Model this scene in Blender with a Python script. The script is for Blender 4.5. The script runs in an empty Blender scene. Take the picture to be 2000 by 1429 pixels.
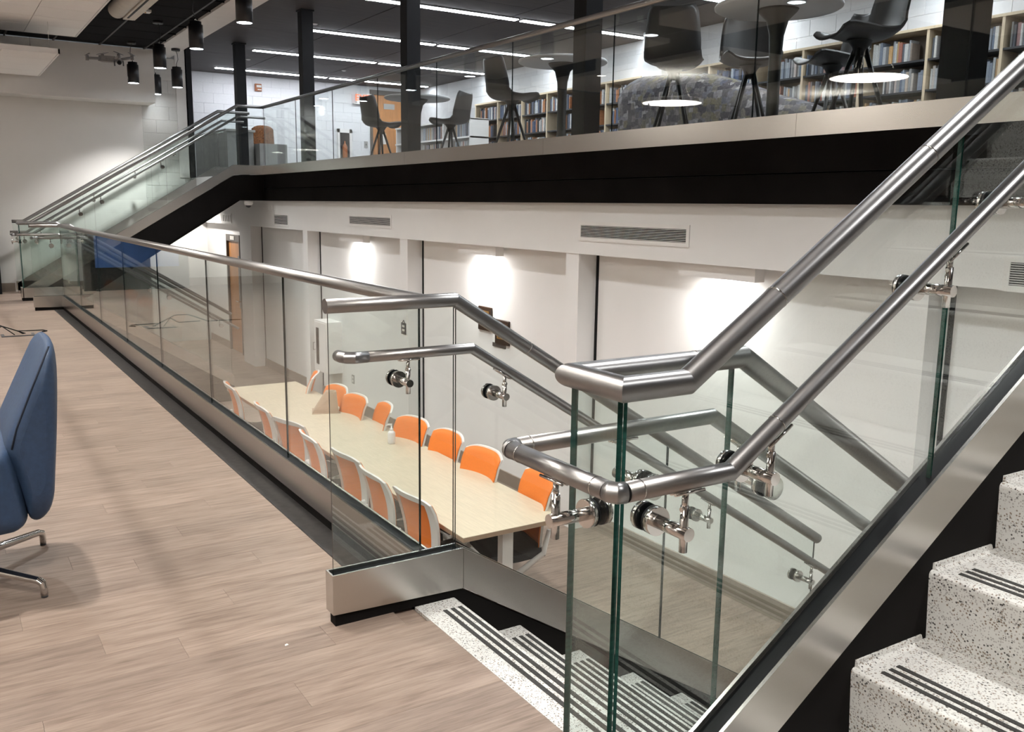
import bpy, math, random
from mathutils import Vector, Matrix
random.seed(7)
S = bpy.context.scene
COL = S.collection

# ------------------------------------------------------------------ camera
cam_d = bpy.data.cameras.new('camera')
cam_d.sensor_width = 36.0
cam_d.lens = 1762.9 * 36.0 / 2000.0
cam_d.clip_start = 0.02
cam = bpy.data.objects.new('camera', cam_d)
COL.objects.link(cam)
EYE = Vector((0, 0, 1.355))
cam.matrix_world = Matrix((
    (0.84393064, 0.08244779, -0.5300787, EYE.x),
    (-0.53629066, 0.15391995, -0.82988009, EYE.y),
    (0.01316791, 0.9846375, 0.17411375, EYE.z),
    (0, 0, 0, 1)))
S.camera = cam

# ------------------------------------------------------------------ world and view
w = bpy.data.worlds.new('world')
S.world = w
w.use_nodes = True
w.node_tree.nodes['Background'].inputs[0].default_value = (0.9, 0.95, 1.0, 1)
w.node_tree.nodes['Background'].inputs[1].default_value = 0.15
S.view_settings.view_transform = 'Standard'
S.view_settings.look = 'None'
S.view_settings.gamma = 1.0
S.view_settings.use_curve_mapping = False
S.view_settings.exposure = -0.25
S.cycles.transparent_max_bounces = 40
S.cycles.max_bounces = 9
S.cycles.sample_clamp_indirect = 6.0

# strengths of the lamps (each lamp's light sits in its own builder)
E_DISC = 5.6
E_LED = 50.0
E_PEND = 240.0
E_DOWN = 90.0
E_WASH = 24.0

# ------------------------------------------------------------------ levels (metres)
ZL, ZM, ZU = -1.39, 0.0, 1.74          # lower, middle and upper floor
Z_CEIL_M, Z_CEIL_U = 3.60, 3.97
X_WALL = 4.64                          # lower far wall
Y_END = 15.40                          # end wall of the middle room
Y_UP = 19.55                           # end wall of the upper room
X_BOOK = 9.75                          # wall behind the bookcases
MIR = 15.24                            # the far stair mirrors the near one

# ------------------------------------------------------------------ materials
def new_mat(name):
    m = bpy.data.materials.new(name); m.use_nodes = True
    nt = m.node_tree
    return m, nt, nt.nodes, nt.links, nt.nodes['Principled BSDF']

def coords(nt, scale=(1, 1, 1), kind='Object'):
    tc = nt.nodes.new('ShaderNodeTexCoord'); mp = nt.nodes.new('ShaderNodeMapping')
    mp.inputs['Scale'].default_value = scale
    nt.links.new(tc.outputs[kind], mp.inputs['Vector'])
    return mp.outputs['Vector']

def ramp(nt, fac, stops):
    r = nt.nodes.new('ShaderNodeValToRGB')
    e = r.color_ramp.elements
    while len(e) < len(stops): e.new(0.5)
    for el, (p, c) in zip(e, stops):
        el.position = p; el.color = (*c, 1)
    nt.links.new(fac, r.inputs['Fac'])
    return r.outputs['Color']

def noise(nt, vec, scale, detail=3, rough=0.5):
    n = nt.nodes.new('ShaderNodeTexNoise')
    n.inputs['Scale'].default_value = scale
    n.inputs['Detail'].default_value = detail
    n.inputs['Roughness'].default_value = rough
    nt.links.new(vec, n.inputs['Vector'])
    return n.outputs['Fac']

def plain(name, col, rough=0.5, metal=0.0, var=0.06, scale=8, stretch=(1, 1, 1), bump=0.0, spec=0.5):
    m, nt, N, L, b = new_mat(name)
    v = coords(nt, stretch)
    f = noise(nt, v, scale)
    lo = tuple(max(0, c * (1 - var)) for c in col); hi = tuple(min(1, c * (1 + var)) for c in col)
    L.new(ramp(nt, f, [(0.3, lo), (0.7, hi)]), b.inputs['Base Color'])
    b.inputs['Roughness'].default_value = rough
    b.inputs['Metallic'].default_value = metal
    b.inputs['Specular IOR Level'].default_value = spec
    if bump:
        bp = N.new('ShaderNodeBump'); bp.inputs['Strength'].default_value = bump
        bp.inputs['Distance'].default_value = 0.002
        L.new(f, bp.inputs['Height']); L.new(bp.outputs['Normal'], b.inputs['Normal'])
    return m

def steel(name, col, r0, r1, stretch, aniso=0.0):
    m, nt, N, L, b = new_mat(name)
    v = coords(nt, stretch)
    f = noise(nt, v, 7, 2, 0.5)
    L.new(ramp(nt, f, [(0.3, tuple(c * 0.97 for c in col)), (0.7, col)]), b.inputs['Base Color'])
    mr = N.new('ShaderNodeMapRange')
    mr.inputs['To Min'].default_value = (r0 * 2 + r1) / 3; mr.inputs['To Max'].default_value = (r0 + 2 * r1) / 3
    L.new(f, mr.inputs['Value']); L.new(mr.outputs['Result'], b.inputs['Roughness'])
    b.inputs['Metallic'].default_value = 1.0
    b.inputs['Anisotropic'].default_value = aniso
    return m

def emit(name, col, strength):
    m, nt, N, L, b = new_mat(name)
    f = noise(nt, coords(nt), 2)
    L.new(ramp(nt, f, [(0.0, tuple(c * 0.98 for c in col)), (1.0, col)]), b.inputs['Emission Color'])
    b.inputs['Base Color'].default_value = (*col, 1)
    b.inputs['Emission Strength'].default_value = strength
    return m

def glass(name, tint):
    m = bpy.data.materials.new(name); m.use_nodes = True
    nt = m.node_tree; N = nt.nodes; L = nt.links
    N.clear()
    out = N.new('ShaderNodeOutputMaterial'); mix = N.new('ShaderNodeMixShader')
    tr = N.new('ShaderNodeBsdfTransparent'); gl = N.new('ShaderNodeBsdfGlossy')
    tr.inputs['Color'].default_value = (*tint, 1)
    gl.inputs['Roughness'].default_value = 0.0
    gl.inputs['Color'].default_value = (0.95, 0.97, 0.96, 1)
    lw = N.new('ShaderNodeLayerWeight'); lw.inputs['Blend'].default_value = 0.5
    p = N.new('ShaderNodeMath'); p.operation = 'POWER'; p.inputs[1].default_value = 5.0
    a = N.new('ShaderNodeMath'); a.operation = 'MULTIPLY_ADD'
    a.inputs[1].default_value = 0.955; a.inputs[2].default_value = 0.045
    L.new(lw.outputs['Facing'], p.inputs[0]); L.new(p.outputs[0], a.inputs[0])
    L.new(a.outputs[0], mix.inputs['Fac'])
    L.new(tr.outputs[0], mix.inputs[1]); L.new(gl.outputs[0], mix.inputs[2])
    L.new(mix.outputs[0], out.inputs['Surface'])
    return m

def wood_floor(name, cols, plank=None):
    """greige oak; plank=None: colour varies per object, else drawn boards of that size"""
    m, nt, N, L, b = new_mat(name)
    tc = N.new('ShaderNodeTexCoord'); oi = N.new('ShaderNodeObjectInfo')
    vm = N.new('ShaderNodeVectorMath'); vm.operation = 'MULTIPLY_ADD'
    cb = N.new('ShaderNodeCombineXYZ')
    for i in range(3):
        mu = N.new('ShaderNodeMath'); mu.operation = 'MULTIPLY'; mu.inputs[1].default_value = 13.7 + 7 * i
        L.new(oi.outputs['Random'], mu.inputs[0]); L.new(mu.outputs[0], cb.inputs[i])
    vm.inputs[1].default_value = (1, 1, 1)
    L.new(tc.outputs['Object'], vm.inputs[0]); L.new(cb.outputs[0], vm.inputs[2])
    mp = N.new('ShaderNodeMapping'); mp.inputs['Scale'].default_value = (1.1, 11, 1)
    L.new(vm.outputs[0], mp.inputs['Vector'])
    f1 = noise(nt, mp.outputs['Vector'], 4.2, 6, 0.62)
    mp2 = N.new('ShaderNodeMapping'); mp2.inputs['Scale'].default_value = (2.5, 60, 1)
    L.new(vm.outputs[0], mp2.inputs['Vector'])
    f2 = noise(nt, mp2.outputs['Vector'], 5, 3, 0.5)
    ad = N.new('ShaderNodeMath'); ad.operation = 'MULTIPLY_ADD'; ad.inputs[1].default_value = 0.35
    L.new(f2, ad.inputs[0]); L.new(f1, ad.inputs[2])
    base = ramp(nt, ad.outputs[0], [(0.42, cols[0]), (0.62, cols[1]), (0.82, cols[2])])
    # pale limed grain rings
    wv = N.new('ShaderNodeTexWave'); wv.wave_type = 'RINGS'; wv.rings_direction = 'Z'
    wv.inputs['Scale'].default_value = 1.3; wv.inputs['Distortion'].default_value = 9
    wv.inputs['Detail'].default_value = 2; wv.inputs['Detail Scale'].default_value = 1.6
    mp3 = N.new('ShaderNodeMapping'); mp3.inputs['Scale'].default_value = (0.8, 7, 1)
    L.new(vm.outputs[0], mp3.inputs['Vector']); L.new(mp3.outputs['Vector'], wv.inputs['Vector'])
    line = ramp(nt, wv.outputs['Fac'], [(0.90, (0, 0, 0)), (0.99, (1, 1, 1))])
    msk = ramp(nt, noise(nt, vm.outputs[0], 2.3, 2), [(0.52, (0, 0, 0)), (0.7, (1, 1, 1))])
    mm = N.new('ShaderNodeMix'); mm.data_type = 'RGBA'; mm.blend_type = 'MULTIPLY'; mm.inputs['Factor'].default_value = 1
    L.new(line, mm.inputs[6]); L.new(msk, mm.inputs[7])
    mf = N.new('ShaderNodeMath'); mf.operation = 'MULTIPLY'; mf.inputs[1].default_value = 0.45
    L.new(mm.outputs[2], mf.inputs[0])
    mx = N.new('ShaderNodeMix'); mx.data_type = 'RGBA'
    L.new(mf.outputs[0], mx.inputs['Factor']); L.new(base, mx.inputs[6])
    mx.inputs[7].default_value = (*tuple(min(1, c * 1.35) for c in cols[2]), 1)
    col = mx.outputs[2]
    if plank:
        br = N.new('ShaderNodeTexBrick'); br.offset = 0.37
        br.inputs['Brick Width'].default_value = plank[0]; br.inputs['Row Height'].default_value = plank[1]
        br.inputs['Mortar Size'].default_value = 0.001; br.inputs['Scale'].default_value = 1
        br.inputs['Color1'].default_value = (0.92, 0.92, 0.92, 1); br.inputs['Color2'].default_value = (1.05, 1.05, 1.05, 1)
        br.inputs['Mortar'].default_value = (0.6, 0.6, 0.6, 1)
        L.new(tc.outputs['Object'], br.inputs['Vector'])
        tint = br.outputs['Color']
    else:
        tint = ramp(nt, oi.outputs['Random'], [(0.0, (0.88, 0.88, 0.88)), (1.0, (1.07, 1.07, 1.07))])
    m2 = N.new('ShaderNodeMix'); m2.data_type = 'RGBA'; m2.blend_type = 'MULTIPLY'; m2.inputs['Factor'].default_value = 1
    L.new(col, m2.inputs[6]); L.new(tint, m2.inputs[7])
    L.new(m2.outputs[2], b.inputs['Base Color'])
    b.inputs['Roughness'].default_value = 0.42
    b.inputs['Specular IOR Level'].default_value = 0.35
    return m

def terrazzo(name, base, dark=(0.06, 0.055, 0.05), grey=(0.35, 0.33, 0.31)):
    m, nt, N, L, b = new_mat(name)
    v = coords(nt, (1, 1, 1))
    cur = ramp(nt, noise(nt, v, 40, 3), [(0.3, tuple(c * 0.93 for c in base)), (0.7, base)])
    for sc, thr, pick, colr in ((125, 0.30, 0.68, dark), (200, 0.40, 0.45, grey), (150, 0.34, 0.66, (0.22, 0.17, 0.13)), (85, 0.22, 0.82, dark)):
        vo = N.new('ShaderNodeTexVoronoi'); vo.inputs['Scale'].default_value = sc
        L.new(v, vo.inputs['Vector'])
        lt = N.new('ShaderNodeMath'); lt.operation = 'LESS_THAN'; lt.inputs[1].default_value = thr
        L.new(vo.outputs['Distance'], lt.inputs[0])
        sp = N.new('ShaderNodeSeparateColor'); L.new(vo.outputs['Color'], sp.inputs[0])
        gt = N.new('ShaderNodeMath'); gt.operation = 'GREATER_THAN'; gt.inputs[1].default_value = pick
        L.new(sp.outputs[0], gt.inputs[0])
        mu = N.new('ShaderNodeMath'); mu.operation = 'MULTIPLY'
        L.new(lt.outputs[0], mu.inputs[0]); L.new(gt.outputs[0], mu.inputs[1])
        mx = N.new('ShaderNodeMix'); mx.data_type = 'RGBA'
        L.new(mu.outputs[0], mx.inputs['Factor']); L.new(cur, mx.inputs[6]); mx.inputs[7].default_value = (*colr, 1)
        cur = mx.outputs[2]
    L.new(cur, b.inputs['Base Color'])
    b.inputs['Roughness'].default_value = 0.38
    return m

def random_col(name, stops, rough=0.6):
    m, nt, N, L, b = new_mat(name)
    oi = N.new('ShaderNodeObjectInfo')
    c = ramp(nt, oi.outputs['Random'], stops)
    f = noise(nt, coords(nt, (1, 1, 1)), 60, 2)
    k = ramp(nt, f, [(0.3, (0.8, 0.8, 0.8)), (0.7, (1, 1, 1))])
    mx = N.new('ShaderNodeMix'); mx.data_type = 'RGBA'; mx.blend_type = 'MULTIPLY'; mx.inputs['Factor'].default_value = 1
    L.new(c, mx.inputs[6]); L.new(k, mx.inputs[7]); L.new(mx.outputs[2], b.inputs['Base Color'])
    b.inputs['Roughness'].default_value = rough
    return m

M = {}
M['rail'] = steel('brushed_tube_steel', (0.33, 0.324, 0.322), 0.31, 0.37, (1, 1, 1))
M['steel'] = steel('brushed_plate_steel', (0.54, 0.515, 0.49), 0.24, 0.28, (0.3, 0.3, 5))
M['steel_dark_refl'] = steel('plate_steel_dark_reflection', (0.33, 0.315, 0.30), 0.24, 0.28, (0.3, 0.3, 5))  # same plate steel, with a dark floor reflection put into its colour
M['chrome'] = steel('polished_steel', (0.66, 0.64, 0.62), 0.08, 0.16, (1, 1, 1))
M['glass'] = glass('clear_glass', (0.962, 0.986, 0.978))
M['glass_edge'] = plain('glass_edge_green', (0.016, 0.062, 0.05), 0.2, 0, 0.25, 20, (1, 1, 6))
M['glass_edge_dark'] = plain('glass_edge_dark', (0.007, 0.014, 0.013), 0.2)
M['rubber'] = plain('black_rubber', (0.006, 0.006, 0.007), 0.5, spec=0.15)
M['black'] = plain('black_painted_steel', (0.008, 0.007, 0.0066), 0.7, 0, 0.15, 5, spec=0.08)
M['beam'] = plain('dark_beam_paint', (0.0095, 0.0083, 0.0078), 0.85, 0, 0.2, 3, spec=0.02)
M['column'] = plain('charcoal_column_paint', (0.011, 0.011, 0.0125), 0.5, 0, 0.12, 6, spec=0.2)
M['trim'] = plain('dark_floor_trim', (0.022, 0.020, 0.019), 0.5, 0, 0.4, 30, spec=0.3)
M['plank'] = wood_floor('limed_oak_plank', ((0.148, 0.104, 0.079), (0.228, 0.168, 0.132), (0.295, 0.224, 0.180)))
M['floor'] = wood_floor('limed_oak_boards', ((0.148, 0.104, 0.079), (0.228, 0.168, 0.132), (0.295, 0.224, 0.180)), (1.22, 0.15))
M['terrazzo'] = terrazzo('white_terrazzo', (0.60, 0.59, 0.56))
M['grip'] = plain('black_grit_strip', (0.03, 0.028, 0.026), 0.85, 0, 0.5, 300, bump=0.4)
M['wall'] = plain('warm_white_wall', (0.68, 0.655, 0.625), 0.75, 0, 0.015, 3)
M['wall_low'] = plain('lower_white_wall', (0.80, 0.79, 0.775), 0.6, 0, 0.012, 3)
M['block'] = plain('white_painted_block', (0.78, 0.78, 0.80), 0.6, 0, 0.02, 30, bump=0.25)
M['mortar'] = plain('pale_block_joint', (0.70, 0.70, 0.72), 0.8)
M['endblock'] = plain('grey_white_block', (0.56, 0.545, 0.515), 0.7, 0, 0.02, 30, bump=0.25)
M['base'] = plain('taupe_vinyl_base', (0.26, 0.21, 0.17), 0.5)
M['ctile'] = plain('black_ceiling_tile', (0.010, 0.010, 0.011), 0.9, 0, 0.3, 120, bump=0.4, spec=0.1)
M['tbar'] = plain('dark_ceiling_bar', (0.045, 0.044, 0.045), 0.5)
M['white'] = plain('white_paint', (0.80, 0.78, 0.76), 0.5, 0, 0.02)
M['cloud'] = plain('white_acoustic_tile', (0.93, 0.905, 0.88), 0.9, 0, 0.03, 90, bump=0.2)
M['dceil'] = plain('dark_wood_ceiling', (0.062, 0.052, 0.049), 0.7, 0, 0.35, 18, (0.15, 7, 1))
M['carpet'] = plain('grey_carpet', (0.16, 0.155, 0.155), 0.95, 0, 0.2, 80)
M['door'] = plain('orange_oak_door', (0.46, 0.20, 0.065), 0.45, 0, 0.18, 5, (6, 6, 0.5))
M['dframe'] = plain('brown_grey_door_frame', (0.10, 0.085, 0.075), 0.5)
M['dark_glass'] = plain('dark_window', (0.02, 0.02, 0.022), 0.1)
M['table'] = plain('pale_maple_top', (0.58, 0.495, 0.365), 0.42, 0, 0.07, 14, (6, 0.5, 1))
M['table_edge'] = plain('tan_edge_band', (0.36, 0.25, 0.17), 0.5)
M['chair_white'] = plain('white_chair_plastic', (0.74, 0.71, 0.68), 0.4, 0, 0.02)
M['orange'] = plain('orange_chair_mesh', (0.76, 0.19, 0.022), 0.7, 0, 0.12, 220)
M['seat'] = plain('charcoal_seat_fabric', (0.03, 0.03, 0.032), 0.9, 0, 0.3, 120)
M['blue'] = plain('navy_blue_upholstery', (0.026, 0.054, 0.112), 0.62, 0, 0.12, 60, bump=0.15)
M['seam'] = plain('dark_blue_seam', (0.008, 0.014, 0.03), 0.8)
M['shell'] = plain('charcoal_stool_shell', (0.055, 0.052, 0.052), 0.38, 0, 0.08)
M['black_leg'] = plain('black_stool_leg', (0.018, 0.018, 0.018), 0.45)
M['tabletop_w'] = plain('white_laminate', (0.74, 0.74, 0.75), 0.4, 0, 0.02)
M['shelfwood'] = plain('pale_birch', (0.68, 0.55, 0.38), 0.5, 0, 0.07, 8, (5, 5, 0.6))
M['shelfdark'] = plain('black_metal_shelf', (0.03, 0.03, 0.032), 0.5)
M['shelfback'] = plain('grey_brown_case_back', (0.24, 0.20, 0.17), 0.7)
M['paper'] = plain('paper_white', (0.72, 0.70, 0.66), 0.8)
M['book'] = random_col('book_covers', [(0.0, (0.55, 0.55, 0.56)), (0.16, (0.10, 0.14, 0.22)), (0.30, (0.70, 0.69, 0.66)),
    (0.44, (0.05, 0.05, 0.06)), (0.56, (0.30, 0.34, 0.40)), (0.66, (0.42, 0.12, 0.06)), (0.74, (0.62, 0.62, 0.60)),
    (0.86, (0.14, 0.19, 0.26)), (0.94, (0.62, 0.36, 0.12)), (1.0, (0.5, 0.5, 0.5))])
M['lamp_black'] = plain('black_lamp_housing', (0.010, 0.010, 0.012), 0.4)
M['e_disc'] = emit('disc_lens', (1.0, 0.98, 0.95), E_DISC)
M['e_disc_fill'] = emit('disc_added_uplight', (1.0, 0.98, 0.95), E_DISC * 0.7)  # glow for the added uplight on top of the discs
M['e_led'] = emit('led_lens', (0.90, 0.94, 1.0), E_LED)
M['e_pend'] = emit('pendant_lens', (0.95, 0.98, 1.0), 9.0)
M['e_exit'] = emit('exit_letters', (1.0, 0.16, 0.05), 1.6)
M['e_down'] = emit('downlight_lens', (1.0, 0.97, 0.93), 4.0)
M['gold'] = plain('brass_plate', (0.62, 0.36, 0.12), 0.35, 0.8)
M['walnut'] = plain('dark_walnut_plaque', (0.035, 0.018, 0.010), 0.4, 0, 0.3, 20, (1, 6, 1))
M['brownpaper'] = plain('tan_card', (0.42, 0.30, 0.21), 0.7, 0, 0.06, 20)
M['plastic'] = plain('milky_plastic', (0.80, 0.79, 0.80), 0.35, 0, 0.02)
M['grey'] = plain('mid_grey_laminate', (0.36, 0.35, 0.335), 0.6)
M['dgrey'] = plain('dark_grey_plastic', (0.06, 0.06, 0.065), 0.5)
M['drone'] = plain('grey_drone_plastic', (0.15, 0.145, 0.145), 0.5, 0, 0.15, 40)
M['bluepanel'] = plain('blue_display_panel', (0.02, 0.09, 0.30), 0.4)
M['screen_case'] = plain('cream_screen_case', (0.62, 0.57, 0.50), 0.5)
M['amber_fabric'] = plain('brown_speckled_fabric', (0.20, 0.075, 0.025), 0.9, 0, 0.8, 60)
M['amber'] = plain('amber_alarm_plate', (0.32, 0.09, 0.015), 0.4)

def pattern_fabric():
    m, nt, N, L, b = new_mat('patterned_sofa_fabric')
    v = coords(nt, (1, 1, 1))
    br = N.new('ShaderNodeTexBrick')
    tc = N.new('ShaderNodeTexCoord'); sx = N.new('ShaderNodeSeparateXYZ'); cb = N.new('ShaderNodeCombineXYZ')
    L.new(tc.outputs['Object'], sx.inputs[0]); L.new(sx.outputs['Y'], cb.inputs['X']); L.new(sx.outputs['Z'], cb.inputs['Y'])
    vo = N.new('ShaderNodeTexVoronoi'); vo.distance = 'CHEBYCHEV'; vo.inputs['Scale'].default_value = 15
    vo.inputs['Randomness'].default_value = 0.75
    L.new(tc.outputs['Object'], vo.inputs['Vector'])
    sp = N.new('ShaderNodeSeparateColor'); L.new(vo.outputs['Color'], sp.inputs[0])
    c = ramp(nt, sp.outputs[0], [(0.0, (0.10, 0.09, 0.10)), (0.3, (0.14, 0.125, 0.13)), (0.5, (0.26, 0.235, 0.235)),
        (0.68, (0.24, 0.21, 0.13)), (0.82, (0.14, 0.14, 0.18)), (1.0, (0.46, 0.43, 0.42))])
    N.remove(br)
    k = ramp(nt, noise(nt, v, 45, 3), [(0.35, (0.6, 0.6, 0.6)), (0.65, (1, 1, 1))])
    mx = N.new('ShaderNodeMix'); mx.data_type = 'RGBA'; mx.blend_type = 'MULTIPLY'; mx.inputs['Factor'].default_value = 1
    L.new(c, mx.inputs[6]); L.new(k, mx.inputs[7]); L.new(mx.outputs[2], b.inputs['Base Color'])
    b.inputs['Roughness'].default_value = 0.9
    return m
M['sofa'] = pattern_fabric()

# ------------------------------------------------------------------ mesh builder
class MB:
    def __init__(s): s.v = []; s.f = []; s.m = []; s.s = []
    def face(s, idx, mat=0, smooth=False): s.f.append(tuple(idx)); s.m.append(mat); s.s.append(smooth)
    def box(s, x0, x1, y0, y1, z0, z1, mat=0):
        b = len(s.v)
        s.v += [(x, y, z) for z in (z0, z1) for x, y in ((x0, y0), (x1, y0), (x1, y1), (x0, y1))]
        for q in ((3, 2, 1, 0), (4, 5, 6, 7), (0, 1, 5, 4), (1, 2, 6, 5), (2, 3, 7, 6), (3, 0, 4, 7)):
            s.face([b + i for i in q], mat)
        return s
    def bbox(s, x0, x1, y0, y1, z0, z1, r=0.004, mat=0):
        """box whose top edges are chamfered"""
        b = len(s.v)
        for (z, d) in ((z0, 0), (z1 - r, 0), (z1, r)):
            s.v += [(x0 + d, y0 + d, z), (x1 - d, y0 + d, z), (x1 - d, y1 - d, z), (x0 + d, y1 - d, z)]
        s.face([b + 3, b + 2, b + 1, b], mat); s.face([b + 8, b + 9, b + 10, b + 11], mat)
        for k in (0, 4):
            for i in range(4):
                j = (i + 1) % 4
                s.face([b + k + i, b + k + j, b + k + 4 + j, b + k + 4 + i], mat)
        return s
    def prism(s, poly, axis, a, c, cap=0, side=0, smooth=False):
        """2-D polygon extruded along axis ('x': poly is y,z; 'y': x,z; 'z': x,y)"""
        def P(p, t):
            return {'x': (t, p[0], p[1]), 'y': (p[0], t, p[1]), 'z': (p[0], p[1], t)}[axis]
        n = len(poly); b = len(s.v)
        s.v += [P(p, a) for p in poly] + [P(p, c) for p in poly]
        area = sum(poly[i][0] * poly[(i + 1) % n][1] - poly[(i + 1) % n][0] * poly[i][1] for i in range(n))
        flip = (area > 0) ^ (axis == 'y') ^ (c < a)
        o1 = list(range(n)); o2 = list(range(n))
        if flip: o1 = o1[::-1]
        else: o2 = o2[::-1]
        s.face([b + i for i in o1], cap); s.face([b + n + i for i in o2], cap)
        for i in range(n):
            j = (i + 1) % n
            q = [b + i, b + j, b + n + j, b + n + i]
            s.face(q if flip else q[::-1], side, smooth)
        return s
    def tube(s, pts, r, n=14, mat=0, caps=True):
        """mitred round tube along a polyline; radius may be a list"""
        pts = [Vector(p) for p in pts]
        rs = r if isinstance(r, (list, tuple)) else [r] * len(pts)
        T = [(pts[i + 1] - pts[i]).normalized() for i in range(len(pts) - 1)]
        up = Vector((0, 0, 1)) if abs(T[0].z) < 0.9 else Vector((1, 0, 0))
        u = T[0].cross(up).normalized(); v = u.cross(T[0]).normalized()
        for i in range(len(T)):
            if i:
                ax = T[i - 1].cross(T[i])
                if ax.length > 1e-6:
                    rot = Matrix.Rotation(T[i - 1].angle(T[i]), 3, ax.normalized())
                    u = rot @ u; v = rot @ v
            rings = []
            for k, (p, rr) in enumerate(((pts[i], rs[i]), (pts[i + 1], rs[i + 1]))):
                if k == 0: nn = (T[i] + T[i - 1]).normalized() if i > 0 else T[i]
                else: nn = (T[i] + T[i + 1]).normalized() if i + 1 < len(T) else T[i]
                ring = []
                for a in range(n):
                    th = 2 * math.pi * a / n
                    q = p + (u * math.cos(th) + v * math.sin(th)) * rr
                    q = q + T[i] * ((p - q).dot(nn) / max(1e-4, T[i].dot(nn)))
                    ring.append(tuple(q))
                rings.append(len(s.v)); s.v += ring
            a0, a1 = rings
            for a in range(n):
                c = (a + 1) % n
                s.face([a0 + c, a0 + a, a1 + a, a1 + c], mat, True)
            if caps and i == 0: s.face([a0 + a for a in range(n)], mat)
            if caps and i == len(T) - 1: s.face([a1 + a for a in range(n)][::-1], mat)
        return s
    def cyl(s, p0, p1, r, n=16, mat=0): return s.tube([p0, p1], r, n, mat)
    def lathe(s, prof, c=(0, 0, 0), n=24, mat=0, smooth=True, caps=True):
        b = len(s.v)
        for (r, z) in prof:
            for a in range(n):
                th = 2 * math.pi * a / n
                s.v.append((c[0] + r * math.cos(th), c[1] + r * math.sin(th), c[2] + z))
        for i in range(len(prof) - 1):
            for a in range(n):
                d = (a + 1) % n
                s.face([b + i * n + a, b + i * n + d, b + (i + 1) * n + d, b + (i + 1) * n + a], mat, smooth)
        if caps and prof[0][0] > 1e-5: s.face([b + a for a in range(n)][::-1], mat)
        if caps and prof[-1][0] > 1e-5: s.face([b + (len(prof) - 1) * n + a for a in range(n)], mat)
        return s
    def ball(s, c, r, mat=0, n=14, m=8, sz=1.0):
        prof = [(max(1e-6, r * math.sin(math.pi * i / m)), -r * sz * math.cos(math.pi * i / m)) for i in range(m + 1)]
        return s.lathe(prof, c, n, mat)
    def grid(s, fn, nu, nv, mat=0, smooth=True, flip=False):
        b = len(s.v)
        for j in range(nv + 1):
            for i in range(nu + 1): s.v.append(tuple(fn(i / nu, j / nv)))
        for j in range(nv):
            for i in range(nu):
                q = [b + j * (nu + 1) + i, b + j * (nu + 1) + i + 1, b + (j + 1) * (nu + 1) + i + 1, b + (j + 1) * (nu + 1) + i]
                s.face(q[::-1] if flip else q, mat, smooth)
        return s
    def shell(s, fn, nu, nv, thick, mat=0):
        """closed curved sheet: fn(u,v)->Vector, thickened along its normal"""
        P = [[Vector(fn(i / nu, j / nv)) for i in range(nu + 1)] for j in range(nv + 1)]
        Nn = [[None] * (nu + 1) for _ in range(nv + 1)]
        for j in range(nv + 1):
            for i in range(nu + 1):
                du = P[j][min(i + 1, nu)] - P[j][max(i - 1, 0)]; dv = P[min(j + 1, nv)][i] - P[max(j - 1, 0)][i]
                Nn[j][i] = du.cross(dv).normalized()
        b = len(s.v); w_ = nu + 1; tot = w_ * (nv + 1)
        s.v += [tuple(P[j][i]) for j in range(nv + 1) for i in range(w_)]
        s.v += [tuple(P[j][i] - Nn[j][i] * thick) for j in range(nv + 1) for i in range(w_)]
        for j in range(nv):
            for i in range(nu):
                q = [b + j * w_ + i, b + j * w_ + i + 1, b + (j + 1) * w_ + i + 1, b + (j + 1) * w_ + i]
                s.face(q, mat, True); s.face([k + tot for k in q][::-1], mat, True)
        rim = [j * 0 + i for i in range(w_)] + [j * w_ + nu for j in range(1, nv + 1)] + \
              [nv * w_ + i for i in range(nu - 1, -1, -1)] + [j * w_ for j in range(nv - 1, 0, -1)]
        for k in range(len(rim)):
            a, c = rim[k], rim[(k + 1) % len(rim)]
            s.face([b + a, b + a + tot, b + c + tot, b + c], mat)
        return s
    def mesh(s, name, mats, off=(0, 0, 0)):
        me = bpy.data.meshes.new(name)
        me.from_pydata([(v[0] - off[0], v[1] - off[1], v[2] - off[2]) for v in s.v], [], s.f)
        for m in (mats if isinstance(mats, (list, tuple)) else [mats]): me.materials.append(M[m])
        me.polygons.foreach_set('material_index', s.m)
        me.polygons.foreach_set('use_smooth', s.s)
        me.update()
        return me
    def build(s, name, mats, parent=None, off=None):
        if off is None: off = root_off.get(parent.name, (0, 0, 0)) if parent else (0, 0, 0)
        o = bpy.data.objects.new(name, s.mesh(name, mats, off))
        COL.objects.link(o)
        if parent:
            o.parent = parent
            root_off[o.name] = tuple(off)
        return o

root_off = {}
def thing(name, label, cat, loc=(0, 0, 0), group=None, local=False):
    o = bpy.data.objects.new(name, None); COL.objects.link(o)
    o.empty_display_size = 0.1; o.location = loc
    o['label'] = label; o['category'] = cat
    if group: o['group'] = group
    root_off[o.name] = (0, 0, 0) if local else tuple(loc)
    return o
def single(mb, name, mats, label, cat, loc=(0, 0, 0), group=None):
    o = mb.build(name, mats, None, loc); o.location = loc
    o['label'] = label; o['category'] = cat
    if group: o['group'] = group
    return o
def struct(mb, name, mats, label=None):
    o = mb.build(name, mats); o['kind'] = 'structure'
    if label: o['label'] = label
    return o
def copy_tree(o, parent=None):
    c = o.copy(); COL.objects.link(c)
    if parent: c.parent = parent
    for ch in [k for k in o.children]: copy_tree(ch, c)
    return c
def spot(name, loc, energy, deg, blend, parent=None, radius=0.05, col=(1, 0.96, 0.9), direction=None):
    l = bpy.data.lights.new(name, 'SPOT'); l.energy = energy; l.spot_size = math.radians(deg); l.spot_blend = blend
    l.shadow_soft_size = radius; l.color = col
    o = bpy.data.objects.new(name, l); COL.objects.link(o); o.location = loc
    if direction is not None: o.rotation_euler = Vector(direction).to_track_quat('-Z', 'Y').to_euler()
    if parent: o.parent = parent
    return o

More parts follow.
